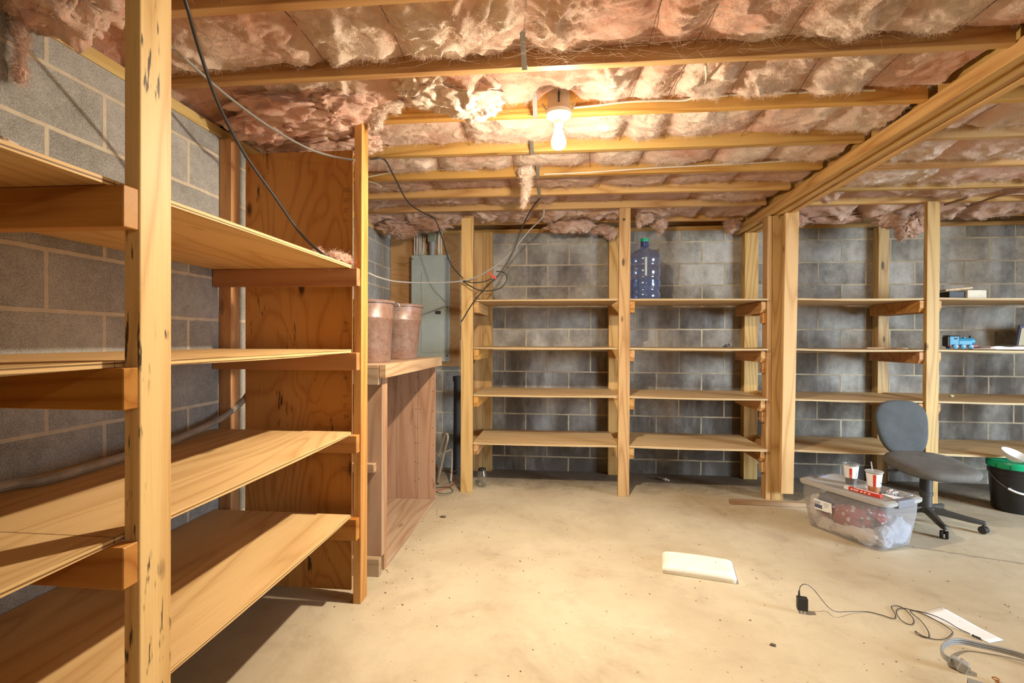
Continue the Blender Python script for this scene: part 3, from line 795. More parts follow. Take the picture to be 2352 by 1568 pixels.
for k, z in enumerate(BS):
    for x0, x1 in ((-.694, .476), (.569, 1.622)):
        shelf_x(x0, x1, 3.925, 4.52, z+.001, bs, .004 if k else .0, (.004, .002, .006, .006)[k]*(1 if x0 < 0 else -.6))
    cleat_y(-.695, -.657, 3.935, 4.52, z-.004, bs)
    cleat_y(.568, .606, 3.930, 4.52, z-.004, bs)
    cleat_y(1.585, 1.623, 3.965, 4.52, z-.006, bs)
    b = MB(); b.box(1.600, 1.6235, 3.975, 4.03, z-.175, z-.095); b.build('scab_block', M_cleaty, bs)
b = MB(); b.lathe([(0, .0008), (.010, .0008), (.010, -.0008), (0, -.0008)], (.515, 3.9145, 2.205), 16, ax=(0, 1, 0)); b.build('drilled_hole', M_dark, bs)
rs = thing('shelving_unit', 'built-in timber shelving along the back wall, right of the beam', 'shelving', (3.0, 4.25, 0))
b = MB(); b.box(2.756, 2.845, 3.915, 3.953, 0, 2.299); b.build('post', M_bpost, rs, bevel=.002)
b = MB(); b.box(2.790, 2.879, 4.525, 4.607, 0, 2.255); b.build('rear_post', M_bpost, rs, bevel=.002)
b = MB(); b.box(3.95, 4.04, 3.915, 3.953, 0, 2.299); b.build('post', M_bpost, rs, bevel=.002)
for k, z in enumerate(BS):
    shelf_x(1.775, 2.752, 3.930, 4.52, z+.002, rs, .006, -.004)
    shelf_x(2.848, 3.948, 3.925, 4.52, z+.002, rs, .006)
    cleat_y(2.717, 2.755, 3.93, 4.52, z-.005, rs, M_cleat)
    cleat_y(2.846, 2.884, 3.95, 4.52, z-.005, rs)
    cleat_y(1.7535, 1.79, 3.96, 4.52, z-.005, rs)

st = MB()
st.hexa([(1.708,3.888,.072),(1.800,3.888,.072),(1.800,3.926,.072),(1.708,3.926,.072),(1.728,3.888,2.238),(1.828,3.888,2.238),(1.828,3.926,2.238),(1.728,3.926,2.238)])
tag(st.build('loose_stud', M_stud, loc=(1.76, 3.9, .07), bevel=.002), 'bare pale stud nailed crooked to the beam post, stopping short of the floor', 'stud')
b = MB(); b.hexa([(1.31,3.815,.002),(1.86,3.80,.002),(1.86,3.838,.002),(1.312,3.855,.002),(1.31,3.815,.032),(1.86,3.80,.032),(1.86,3.838,.032),(1.312,3.855,.032)])
tag(b.build('wood_strip', M_oldx, loc=(1.6, 3.83, 0), bevel=.002), 'dark wooden strip lying on the floor at the foot of the beam post', 'wood strip')

# ------------------------------------------------------------------ breaker panel and its board
b = MB(); b.box(XL+.004, -.945, 4.592, 4.609, .985, 2.258)
tag(b.build('backing_board', P_board, loc=(-1.3, 4.6, 1.0)), 'stained plywood board on the back wall behind the breaker panel', 'board')
pn = thing('breaker_panel', 'grey metal breaker panel on the plywood board in the back corner', 'electrical panel', (-1.2, 4.55, 1.035))
b = MB(); b.box(-1.385, -1.045, 4.515, 4.590, 1.042, 2.040); b.build('panel_box', M_panelgrey, pn, bevel=.003)
b = MB(); b.box(-1.400, -1.030, 4.502, 4.5145, 1.035, 2.047); cv = b.build('panel_cover', M_panelgrey, pn, bevel=.003)
b = MB(); b.box(-1.300, -1.105, 4.4985, 4.5015, 1.12, 1.885); dr = b.build('door', M_panelgrey, pn, bevel=.001)
b = MB(); b.box(-1.162, -1.110, 4.492, 4.498, 1.485, 1.515); b.build('latch', M_dark, dr, bevel=.001)
for x, z in ((-1.388, 2.01), (-1.388, 1.07), (-1.045, 2.01), (-1.045, 1.55), (-1.045, 1.09)):
    b = MB(); b.lathe([(0, .002), (.006, .002), (.006, -.002), (0, -.002)], (x, 4.501, z), 12, ax=(0, 1, 0)); b.build('screw', M_dark, cv)
b = MB(); b.box(-1.245, -1.168, 4.505, 4.565, 2.175, 2.258)
hub = tag(b.build('conduit_hub', M_panelgreen, loc=(-1.2, 4.53, 2.17), bevel=.004), 'olive metal conduit box above the breaker panel', 'conduit box')
b = MB(); b.lathe([(.027, 2.048), (.027, 2.10), (.030, 2.10), (.030, 2.165), (.034, 2.166), (.034, 2.175)], (-1.207, 4.535, 0), 24, cap0=True, cap1=True)
tag(b.build('conduit', M_conduit, loc=(-1.2, 4.53, 2.05), smooth=True), 'short grey plastic conduit rising from the top of the breaker panel', 'conduit')
for i, x in enumerate((-1.385, -1.369, -1.353, -1.337, -1.321, -1.305, -1.289, -1.273, -1.150, -1.135, -1.120)):
    b = MB(); jx = R_.uniform(-.012, .012)
    b.tube(spl([(x, 4.56, 2.046), (x+jx*.6, 4.545, 2.10), (x+jx, 4.548, 2.17), (x+jx*.5, 4.555, 2.24), (x, 4.585, 2.29)], 5), .0066, 8, flat=.8)
    left = x < -1.2
    tag(b.build('panel_cable', M_whitecord, smooth=True, loc=(x, 4.55, 2.05)),
        'white cable in the bunch entering the panel top %s of the grey conduit' % ('left' if left else 'right'), 'cable', 'white cables entering the panel %s of the conduit' % ('left' if left else 'right'))
b = MB(); b.tube([(-.932, 4.42, 0), (-.930, 4.42, .9)], .036, 20); b.lathe([(.044, .86), (.044, .905), (0, .905)], (-.93, 4.42, 0), 20)
tag(b.build('drain_pipe', M_pipe, smooth=True, loc=(-.93, 4.42, 0)), 'dark upright drain pipe behind the left shelf post', 'pipe')
hz = [(-1.02, 4.05, .02), (-1.01, 4.1, .12), (-.985, 4.12, .25), (-.955, 4.13, .38), (-.965, 4.14, .42), (-.985, 4.15, .40), (-1.01, 4.16, .33), (-1.05, 4.17, .22)]
b = MB(); b.tube(spl(hz, 6), .011, 8)
tag(b.build('drain_hose', M_hose, smooth=True, loc=(-1, 4.1, 0)), 'dusty grey hose looped upright on the floor between the old cabinet and shelf post', 'hose')
hz = [(-1.02, 4.2, .24), (-.96, 4.2, .26), (-.935, 4.2, .27), (-.93, 4.19, .2), (-.925, 4.15, .08), (-.92, 4.1, .02)]
b = MB(); b.tube(spl(hz, 6), .009, 8)
tag(b.build('vent_tube', M_hose, smooth=True, loc=(-.95, 4.2, 0)), 'bent dusty tube in front of the dark drain pipe', 'tube')
for nm, mt, lb, pts in (('red_wire', M_redwire, 'thin red wire curling on the floor beside the left shelf post', [(1000,1128),(1018,1122),(1040,1112),(1047,1098),(1040,1088)]),
                        ('black_wire', M_blackcord, 'thin black wire looped on the floor beside the old cabinet', [(1000,1120),(1030,1118),(1040,1128),(1020,1134),(1002,1130)]),
                        ('pale_wire', M_copper, 'thin pale wire hanging from the left shelf post', None)):
    if pts: P = [at(px, py, 'z', .006+.004*i) for i, (px, py) in enumerate(pts)]
    else: P = [at(1062, 1071, 'y', 3.93), at(1050, 1078, 'y', 3.95), at(1040, 1085, 'y', 3.97), at(1034, 1084, 'y', 3.98)]
    b = MB(); b.tube(spl(P, 6), .0028, 6); tag(b.build(nm, mt, smooth=True, loc=P[0]), lb, 'wire')

# ------------------------------------------------------------------ old open cabinet with two buckets on it
cb = thing('wooden_cabinet', 'weathered open-sided wooden cabinet standing behind the left shelving', 'cabinet', (-1.25, 3.05, 0))
cx0, cx1, cy0, cy1, ch = -1.60, -.930, 2.450, 3.640, 1.112
def cbx(nm, m, *a): b = MB(); b.box(*a); return b.build(nm, m, cb, bevel=.002)
cbx('corner_post', M_oldz, cx1-.088, cx1, cy0+.04, cy0+.078, .09, ch-.04)
cbx('corner_post', M_oldz, cx1-.03, cx1, cy0+.080, cy0+.118, .0, ch-.04)
b = MB()
for xa, xb in ((cx0, -1.38), (-1.378, -1.245), (-1.243, -1.075), (-1.073, cx1-.006)): b.box(xa, xb, cy1-.018, cy1, .018, ch-.002)
epn = b.build('end_panel', M_oldz, cb, bevel=.0015)
for x in (-.950, -1.065, -1.09):
    for z in (.16, .30, .44, .56, .70, .83, .95, 1.03):
        b = MB(); b.lathe([(0, .0006), (.0035, .0006), (.0035, -.0006), (0, -.0006)], (x+R_.uniform(-.006, .006), cy1-.0184, z+R_.uniform(-.02, .02)), 8, ax=(0, 1, 0)); b.build('nail_head', M_dark, epn)
cbx('end_panel', M_oldz, cx0, cx1-.092, cy0+.045, cy0+.06, .02, ch-.004)
cbx('back_panel', M_oldz, cx0, cx0+.014, cy0+.062, cy1-.020, .02, ch-.004)
cbx('bottom_panel', M_oldy, cx0+.016, cx1, cy0+.120, cy1-.020, .0, .022)
cbx('top_rail', M_oldy, cx1-.004, cx1+.034, cy0+.0, cy1+.03, ch-.068, ch+.001)
cbx('top_panel', M_oldy, cx0, cx1-.006, cy0+.0, cy1, ch-.020, ch)
for z0, z1, xe in ((ch-.105, ch-.021, cx1-.006), (.545, .590, cx1-.03), (.0, .092, cx1)):
    cbx('end_rail', M_oldx, cx0, xe, cy0, cy0+.038, z0, z1)
def bucket(cx, cy, z, r0, r1, h, label, a=.15):
    t = thing('metal_bucket', label, 'bucket', (cx, cy, z), 'brown buckets on the old cabinet')
    b = MB(); zz = z
    b.lathe([(0, zz+.006), (r0-.004, zz+.006), (r0, zz), (r0+.004, zz+.012), (r0+(r1-r0)*.68, zz+h*.68), (r0+(r1-r0)*.68+.005, zz+h*.70), (r0+(r1-r0)*.70+.005, zz+h*.73), (r0+(r1-r0)*.72+.001, zz+h*.745), (r1, zz+h*.975),
             (r1-.003, zz+h*.975), (r0+(r1-r0)*.72-.003, zz+h*.745), (r0-.002, zz+.014), (0, zz+.012)], (cx, cy, 0), 48)
    b.build('body', M_rust, t, smooth=True)
    b = MB(); b.lathe([(r1-.004, zz+h*.96), (r1+.007, zz+h*.955), (r1+.009, zz+h*.985), (r1+.004, zz+h), (r1-.006, zz+h), (r1-.008, zz+h*.97)], (cx, cy, 0), 48); b.build('rim', M_rust, t, smooth=True)
    b = MB(); ex = Vector((math.cos(a), math.sin(a), 0)); c = Vector((cx, cy, zz))
    b.tube(spl([c+ex*(r1+.002)+Vector((0,0,h*.86)), c+ex*(r1+.03)+Vector((0,0,h*.86)), c+ex*(r1+.036)+Vector((0,0,h*.92)), c+ex*(r1+.022)+Vector((0,0,h*.965)), c+ex*(r1-.002)+Vector((0,0,h*.96))], 5), .0045, 8); b.build('handle', M_galv, t, smooth=True)
bucket(-1.125, 2.77, 1.1135, .128, .150, .360, 'brown rusty metal bucket half hidden behind the shelving corner post')
bucket(-1.090, 3.23, 1.1135, .118, .160, .368, 'brown rusty metal bucket in front of the grey breaker panel', 2.9)

# ------------------------------------------------------------------ water jug on the top back shelf
jx, jy, jz = .715, 4.14, BS[0]+T+.0022
jg = thing('water_jug', 'large clear blue water jug with a green cap on the top back shelf', 'jug', (jx, jy, jz))
R = .130
pf = [(0, .006), (.10, .004), (R-.012, .0), (R-.002, .012), (R, .03), (R, .060), (R-.010, .075), (R-.010, .088), (R, .102), (R, .165), (R-.009, .178), (R-.009, .192), (R, .205), (R, .270), (R-.009, .283), (R-.009, .296), (R, .310), (R+.001, .352), (R-.006, .375), (R-.030, .402), (R-.075, .425), (.036, .438), (.032, .450), (.031, .500), (.034, .503)]
b = MB(); b.lathe([(r, jz+z) for r, z in pf], (jx, jy, 0), 48); body = b.build('body', M_jug, jg, smooth=True)
b = MB(); b.lathe([(0, jz+.008)]+[(r-.004, jz+z+.003) for r, z in pf if .0 <= z <= .166 and r > .05]+[(0, jz+.168)], (jx, jy, 0), 40); b.build('water', M_jugwater, jg, smooth=True)
b = MB(); b.lathe([(.0345, jz+.492), (.0355, jz+.508), (.0335, jz+.516), (0, jz+.517)], (jx, jy, 0), 28); b.build('cap', M_green, jg, smooth=True)
b = MB(); b.lathe([(.0335, jz+.449), (.0325, jz+.499)], (jx, jy, 0), 28); b.build('neck', plain('blue_neck', (.03, .04, .14), .3), jg, smooth=True)
b = MB(); a0 = math.radians(-98); b.lathe([(R+.0008, jz+.195), (R+.0008, jz+.345)], (jx, jy, 0), 4, a0=a0, a1=a0+.13); b.build('level_label', plain('jug_label', (.38, .40, .40), .6), jg)
b = MB(); b.box(1.43, 1.452, 4.28, 4.34, BS[1]+T+.003, BS[1]+T+.028); b.bar((1.40, 4.30, BS[1]+T+.009), (1.46, 4.33, BS[1]+T+.009), .008, .008); b.lathe([(.0, 0), (.011, 0), (.011, .02), (0, .02)], (1.46, 4.31, BS[1]+T+.026), 14, ax=(.4, -1, .3))
tag(b.build('metal_fitting', M_galv, smooth=True, loc=(1.44, 4.31, BS[1]+T)), 'small metal fitting on the second back shelf near the beam post', 'fitting')

# things on the right shelves
z = BS[0]+T+.0035
bx = thing('cardboard_box', 'low cream and black box on the top right shelf', 'box', (3.14, 4.12, z))
b = MB(); b.obox((3.20, 4.10, z+.033), (1, .12, 0), (-.12, 1, 0), (0, 0, 1), .075, .055, .032); b.build('box_tray', plain('cream_card', (.62, .56, .42), .7, vary=.15), bx, bevel=.002)
b = MB(); b.obox((3.06, 4.10, z+.028), (1, .12, 0), (-.12, 1, 0), (0, 0, 1), .064, .055, .027); b.build('box_sleeve', M_ink, bx, bevel=.002)
b = MB(); b.obox((3.08, 4.09, z+.0745), (1, .1, .10), (-.1, 1, 0), (-.10, 0, 1), .105, .04, .006)
tag(b.build('wood_offcut', M_stud, loc=(3.1, 4.1, z+.07)), 'flat wooden offcut lying on top of the cream and black box', 'offcut')
z = BS[1]+T+.0035
tr = thing('toy_train', 'blue toy steam engine with red frame on the second right shelf', 'toy', (3.10, 4.06, z), rz=-.12)
L = dict(local=True)
b = MB(); b.lathe([(0, -.055), (.026, -.055), (.026, .055), (.022, .062), (0, .063)], (.025, 0, .060), 24, ax=(1, 0, 0)); b.build('boiler', M_blue, tr, smooth=True, **L)
b = MB(); b.box(-.03, .06, -.036, .036, .030, .068); b.build('side_tank', M_blue, tr, bevel=.004, **L)
b = MB(); b.box(-.090, -.028, -.036, .036, .030, .098); cabn = b.build('cab', M_blue, tr, bevel=.003, **L)
b = MB(); b.box(-.060, -.038, -.0375, .0375, .074, .088); b.build('cab_window', M_ink, cabn, **L)
b = MB(); b.box(-.096, -.024, -.040, .040, .0985, .106); b.build('cab_roof', M_ink, tr, bevel=.003, **L)
b = MB(); b.box(-.100, -.0905, -.034, .034, .024, .096); b.build('bunker', M_ink, tr, **L)
b = MB(); b.box(-.092, .095, -.038, .038, .019, .0295); b.build('running_board', M_trainred, tr, bevel=.002, **L)
b = MB(); b.lathe([(.009, .082), (.008, .098), (.010, .104), (0, .104)], (.066, 0, 0), 16); b.build('funnel', M_ink, tr, smooth=True, **L)
b = MB(); b.lathe([(.011, .084), (.009, .094), (0, .097)], (.025, 0, 0), 16); b.build('dome', M_blue, tr, smooth=True, **L)
for x in (-.055, -.005, .045):
    for sy in (-1, 1):
        b = MB(); b.lathe([(0, -.004), (.0165, -.004), (.0185, 0), (.0165, .004), (.006, .005), (0, .006)], (x, sy*.042, .0185), 20, ax=(0, sy, 0)); b.build('wheel', M_blue, tr, smooth=True, **L)
b = MB()
pts = []
for k in range(19):
    t = k/18; pts.append((3.235+.62*t, z+.006+.014*abs(math.sin(t*9))*(.4+.6*t)+.006*math.sin(t*23)))
for i in range(18):
    (xa, za), (xb, zb_) = pts[i], pts[i+1]
    b.hexa([(xa,3.955,z+.001),(xb,3.952,z+.001),(xb,4.16,z+.001),(xa,4.16,z+.001),(xa,3.96,za+.010),(xb,3.957,zb_+.010),(xb,4.15,zb_+.012),(xa,4.15,za+.012)])
tag(b.build('plastic_sheet', plain('folded_white_sheet', (.72, .72, .76), .4, bumpsc=25, bumpst=.6), loc=(3.5, 4.05, z), smooth=60), 'folded white plastic sheet along the second right shelf', 'sheet')
b = MB(); b.hexa([(3.10,3.945,z+.001),(3.26,3.945,z+.001),(3.24,4.01,z+.001),(3.13,4.0,z+.001),(3.10,3.945,z+.006),(3.26,3.945,z+.010),(3.24,4.01,z+.010),(3.13,4.0,z+.006)])
tag(b.build('wood_shim', M_oldx, loc=(3.18, 3.97, z)), 'thin wooden shim in front of the blue toy engine', 'shim')
bk = thing('picture_book', 'blue and cream picture book standing at the right edge against the back wall', 'book', (3.95, 4.42, z))
b = MB(); b.obox((3.96, 4.44, z+.10), (1, 0, 0), (0, 1, .2), (0, -.2, 1), .13, .010, .098); b.build('cover', M_navy, bk)
b = MB(); b.obox((3.96, 4.426, z+.10), (1, 0, 0), (0, 1, .2), (0, -.2, 1), .12, .0008, .075); b.build('cover_art', plain('cream_art', (.62, .55, .38), .6), bk)
b = MB(); b.blob((3.13, 4.18, BS[2]+T+.015), (.016, .014, .011), 51, .5, 2, 3)
tag(b.build('paper_wad', plain('yellowed_wad', (.60, .55, .30), .8), loc=(3.13, 4.18, BS[2]+T), smooth='all'), 'tiny yellowish wad on the third right shelf', 'wad')
b = MB(); b.box(2.45, 2.75, 4.10, 4.12, z, z+.008)
tag(b.build('wood_lath', M_stud, loc=(2.6, 4.1, z)), 'thin wooden lath lying on the second shelf left of the right post', 'lath')

# jar and plugs under the back shelves
b = MB(); b.lathe([(0, .004), (.036, .0), (.040, .01), (.040, .10), (.030, .125), (.028, .145), (.031, .147)], (-.64, 4.06, 0), 28)
jr = thing('glass_jar', 'dusty glass jar on the floor behind the left shelf post', 'jar', (-.64, 4.06, 0)); b.build('body', M_jar, jr, smooth=True)
b = MB(); b.lathe([(.0325, .135), (.0335, .152), (0, .153)], (-.64, 4.06, 0), 24); b.build('lid', M_dark, jr, smooth=True)
for i, (x, y, a, lb) in enumerate(((.90, 4.42, 2.3, 'left'), (.95, 4.38, -.7, 'right'))):
    b = MB(); d = Vector((math.cos(a), math.sin(a), 0)); c = Vector((x, y, .014))
    b.lathe([(0, -.035), (.006, -.035), (.006, -.01), (.012, -.01), (.012, .008), (.008, .008), (.008, .03), (0, .035)], c, 12, ax=d)
    tag(b.build('spark_plug', M_white if i else M_galv, smooth=True, loc=c), 'small old spark plug on the floor under the right bay, %s of a pair' % lb, 'plug', 'spark plugs under the shelves')

# ------------------------------------------------------------------ storage bin with clothes
bn_c = Vector((1.925, 3.315, 0)); ang = math.radians(-64)
bn = thing('storage_bin', 'clear plastic storage bin full of clothes with a grey lid', 'bin', bn_c, rz=ang)
def rrect(hx, hy, r, z, n=6):
    pts = []
    for cx, cy, a in ((hx-r, hy-r, 0), (-hx+r, hy-r, 90), (-hx+r, -hy+r, 180), (hx-r, -hy+r, 270)):
        for k in range(n+1):
            t = math.radians(a+90*k/n); pts.append((cx+r*math.cos(t), cy+r*math.sin(t), z))
    return pts
def loft(b, rings, cap0=False, cap1=False):
    V = [[b.bm.verts.new(p) for p in r] for r in rings]
    for i in range(len(V)-1):
        for k in range(len(V[i])):
            k2 = (k+1) % len(V[i]); b.bm.faces.new((V[i][k], V[i][k2], V[i+1][k2], V[i+1][k]))
    if cap0: b.bm.faces.new(V[0][::-1])
    if cap1: b.bm.faces.new(V[-1])
BL, BW, BH = .285, .186, .305
b = MB(); loft(b, [rrect(.222, .142, .05, .002), rrect(.235, .153, .05, .012), rrect(.262, .174, .05, .20), rrect(BL-.016, BW-.016, .05, BH-.03), rrect(BL-.006, BW-.006, .05, BH-.028), rrect(BL-.004, BW-.004, .05, BH-.010)], cap0=True)
tub = b.build('tub', M_bin, bn, smooth=35, **L)
b = MB(); loft(b, [rrect(BL, BW, .055, BH-.022), rrect(BL+.002, BW+.002, .055, BH-.004), rrect(BL-.012, BW-.012, .05, BH+.004), rrect(BL-.030, BW-.030, .05, BH+.003), rrect(BL-.050, BW-.045, .05, BH-.006), rrect(.05, .03, .02, BH-.006)], cap1=True)
lid = b.build('lid', M_lidgrey, bn, smooth=35, **L)
for sx in (-1, 1):
    b = MB(); b.box(sx*(BL-.018)-.020, sx*(BL-.018)+.022, -.075, .075, BH-.040, BH+.0065); b.build('latch', M_latch, bn, bevel=.006, seg=2, **L)
b = MB(); fy = -.1745
b.hexa([(-.155,fy-.0055,.140),(-.035,fy-.0055,.140),(-.035,fy-.0045,.140),(-.155,fy-.0045,.140),(-.155,fy-.0125,.208),(-.035,fy-.0125,.208),(-.035,fy-.0115,.208),(-.155,fy-.0115,.208)])
sk = b.build('sticker', M_paper, bn, **L)
b = MB()
def lb_(x0, x1, z0, z1): 
    g = lambda z: fy-.0055-(z-.167)*.103-.0010
    z0 -= .027; z1 -= .027
    g = lambda z: fy-.0055-(z-.140)*.103-.0010
    b.hexa([(x0,g(z0),z0),(x1,g(z0),z0),(x1,g(z0)+.0008,z0),(x0,g(z0)+.0008,z0),(x0,g(z1),z1),(x1,g(z1),z1),(x1,g(z1)+.0008,z1),(x0,g(z1)+.0008,z1)])
lb_(-.152, -.100, .178, .203)
for q in range(3): lb_(-.152, -.118+.006*q, .207+.006*q, .2095+.006*q)
for q in range(4): lb_(-.088, -.050-.004*q, .222-.008*q, .2235-.008*q)
lb_(-.06, -.042, .168, .171)
b.build('sticker_print', M_navy, sk, **L)
def garment(lb, mat, parts):
    b = MB()
    for c, r, sd in parts: b.blob(c, r, sd, .35, 2.4, 4)
    M = Matrix.Translation(bn_c) @ Matrix.Rotation(ang, 4, 'Z')
    for v in b.bm.verts:
        q = v.co; lim = .222+.028*max(0, q.z)/.2; limy = .142+.02*max(0, q.z)/.2
        q.x = max(-lim, min(lim, q.x)); q.y = max(-limy, min(limy, q.y)); q.z = max(.008, min(.285, q.z))
        v.co = M @ q
    tag(b.build('folded_garment', mat, smooth='all', loc=M @ Vector(parts[0][0])), lb, 'clothing', 'clothes inside the clear bin')
garment('red and white patterned garment bunched inside the clear bin', M_cl_red, [((-.01, -.09, .13), (.16, .07, .06), 61), ((.08, -.05, .17), (.12, .10, .05), 62)])
garment('cream crumpled garment at the bottom of the clear bin', M_cl_white, [((.10, -.07, .055), (.14, .09, .055), 63), ((-.02, -.10, .05), (.13, .05, .045), 64)])
garment('pale grey garment at the left end inside the clear bin', M_cl_white, [((-.18, -.09, .12), (.06, .07, .11), 65), ((-.12, -.12, .05), (.08, .04, .05), 69)])
garment('dark garment filling the back of the clear bin', M_cl_dark, [((-.06, .02, .16), (.17, .12, .11), 66), ((-.12, -.10, .19), (.07, .05, .05), 70)])
garment('pale blue garment at the right end inside the clear bin', M_cl_blue, [((.19, .05, .09), (.06, .10, .085), 67), ((.20, -.06, .07), (.05, .06, .07), 68)])

def onbin(x, y, z=0):
    M = Matrix.Translation(bn_c) @ Matrix.Rotation(ang, 4, 'Z'); return M @ Vector((x, y, BH-.0058+z))
def cup(c, liquid, lv, label, straw, emblem):
    t = thing('drink_cup', label, 'cup', c, 'drink cups on the bin lid')
    h = .135; r0, r1 = .030, .044
    rad = lambda z: r0+(r1-r0)*z/h
    b = MB(); b.lathe([(0, .003), (r0-.003, .003), (r0, 0), (rad(h*.985), h*.985), (r1+.003, h*.985), (r1+.003, h), (r1-.002, h)], (0,0,0), 40); bd = b.build('body', M_cup, t, smooth=True, **L)
    b = MB(); b.lathe([(0, .005), (rad(.005)-.002, .005), (rad(lv)-.002, lv), (0, lv)], (0,0,0), 36); b.build('drink', liquid, t, smooth=True, **L)
    band = [(rad(z)+.0006, z) for z in (.046, .126)]
    b = MB(); b.lathe(band, (0,0,0), 40, a0=math.radians(150), a1=math.radians(375)); pb = b.build('printed_band', M_white, bd, smooth=True, **L)
    ac = -118 if straw else -122
    b = MB(); b.lathe([(rad(z)+.0011, z) for z in (.046, .112 if not straw else .122)], (0,0,0), 6, a0=math.radians(ac-11), a1=math.radians(ac+11)); b.build('red_stripe', M_red, bd, smooth=True, **L)
    def patch(a, z, w, hh, m, nm='print_mark'):
        q = MB(); q.lathe([(rad(k)+.0012, k) for k in (z, z+hh)], (0,0,0), 3, a0=math.radians(a-w/2), a1=math.radians(a+w/2)); q.build(nm, m, bd, **L)
    if emblem == 'globe':
        b = MB(); pts = 20
        for i, (s0, s1) in enumerate(((.25, 1.0), (-1.0, -.25))):
            for k in range(8):
                za = s0+(s1-s0)*k/8; zb = s0+(s1-s0)*(k+1)/8
                wa = math.sqrt(max(0, 1-za*za))*14; wb = math.sqrt(max(0, 1-zb*zb))*14
                R2 = rad(.075)+.0016; q = lambda a, zz: (R2*math.cos(math.radians(a)), R2*math.sin(math.radians(a)), .075+zz*.009)
                A = -62
                b.poly([q(A-wa, za), q(A+wa, za), q(A+wb, zb), q(A-wb, zb)])
        b.build('round_emblem', M_navy, bd, **L)
    else:
        b = MB(); R2 = rad(.088)+.0016
        b.tube([(R2*math.cos(math.radians(-66+13*math.cos(t))), R2*math.sin(math.radians(-66+13*math.cos(t))), .092+.014*math.sin(t)) for t in [2*math.pi*k/20 for k in range(21)]], .0006, 4, False)
        b.build('round_emblem', M_ink, bd, **L)
        patch(-66, .070, 8, .006, M_ink); patch(-70, .060, 34, .003, M_ink); patch(-66, .054, 26, .0025, M_ink)
        patch(-122, .052, 10, .016, plain('pale_red', (.75, .25, .18), .6))
    b = MB(); b.lathe([(r1+.0045, h-.003), (r1+.0045, h+.003), (r1-.001, h+.0045), (r1-.006, h+.001), (0, h+.002)], (0,0,0), 40)
    if straw: b.build('lid', clear_mat('frosted_lid', (.9, .9, .9), 1, .2, (.8, .78, .72), .55), t, smooth=True, **L)
    else:
        b.bm.free(); b = MB(); b.lathe([(r1+.0045, h-.003), (r1+.0045, h+.002), (r1-.001, h+.004), (r1-.006, h+.001)], (0,0,0), 40); b.build('rim', M_cup, t, smooth=True, **L)
    if straw:
        b = MB(); b.tube([(.008, .005, .01), (-.010, .0, h+.004), (-.020, -.002, h+.060)], .0033, 10); b.build('straw', clear_mat('straw_plastic', (.8, .8, .82), 1, .2, (.75, .75, .8), .6), t, smooth=True, **L)
    return t
cup(onbin(-.072, .047), M_cola, .046, 'open plastic cup with a red stripe and dark cola on the bin lid', False, 'ring')
cup(onbin(.105, -.002), M_tea, .045, 'lidded plastic cup with a straw and amber drink on the bin lid', True, 'globe')
c = onbin(.085, -.075, .011)
d = (Matrix.Rotation(ang, 4, 'Z') @ Vector((1, .05, 0))).normalized()
dy = Vector((0, 0, 1)).cross(d)
sb = thing('straw_box', 'flat red and white printed box lying in front of the cups', 'box', c)
b = MB(); b.obox(c, d, dy, (0, 0, 1), .105, .013, .010); b.build('carton', M_red, sb, bevel=.001)
b = MB(); b.obox(c-d*.092, d, dy, (0, 0, 1), .014, .0134, .0104); b.build('end_flap', M_white, sb)
b = MB()
for q in (-.058, -.04, -.025, .0, .02, .045): b.obox(c+d*q-dy*.0134, d+Vector((0, 0, .5 if q > -.03 else 0)), dy, Vector((0, 0, 1))-d*(.5 if q > -.03 else 0), .006, .0003, .004)
b.obox(c+d*.02+Vector((0, 0, .0102)), d, dy, (0, 0, 1), .07, .006, .0003)
b.build('print', M_white, sb)
b = MB(); b.blob(onbin(.175, .055, .018), (.034, .026, .018), 71, .7, 2.6, 4)
tag(b.build('foil_wrapper', M_foil, loc=onbin(.175, .055), smooth=30), 'crumpled silver foil wrapper on the bin lid', 'wrapper')
b = MB(); b.blob(onbin(.215, .10, .010), (.040, .026, .011), 72, .7, 2.6, 4)
tag(b.build('clear_wrapper', M_cup, loc=onbin(.215, .10), smooth=30), 'crumpled clear wrapper behind the foil on the bin lid', 'wrapper')
n0 = onbin(.195, .015, .004)
b = MB(); b.prism([n0-d*.05-dy*.01, n0+d*.035-dy*.045, n0+d*.06+dy*.03], (0, 0, .005))
tag(b.build('napkin', M_paper, loc=n0), 'folded white napkin by the amber drink on the bin lid', 'napkin')
b = MB(); b.blob(onbin(.055, .035, .012), (.018, .012, .014), 73, .8, 2.5, 3)
tag(b.build('paper_scrap', M_paper, loc=onbin(.055, .035), smooth=30), 'small twisted paper scrap between the two cups', 'paper')

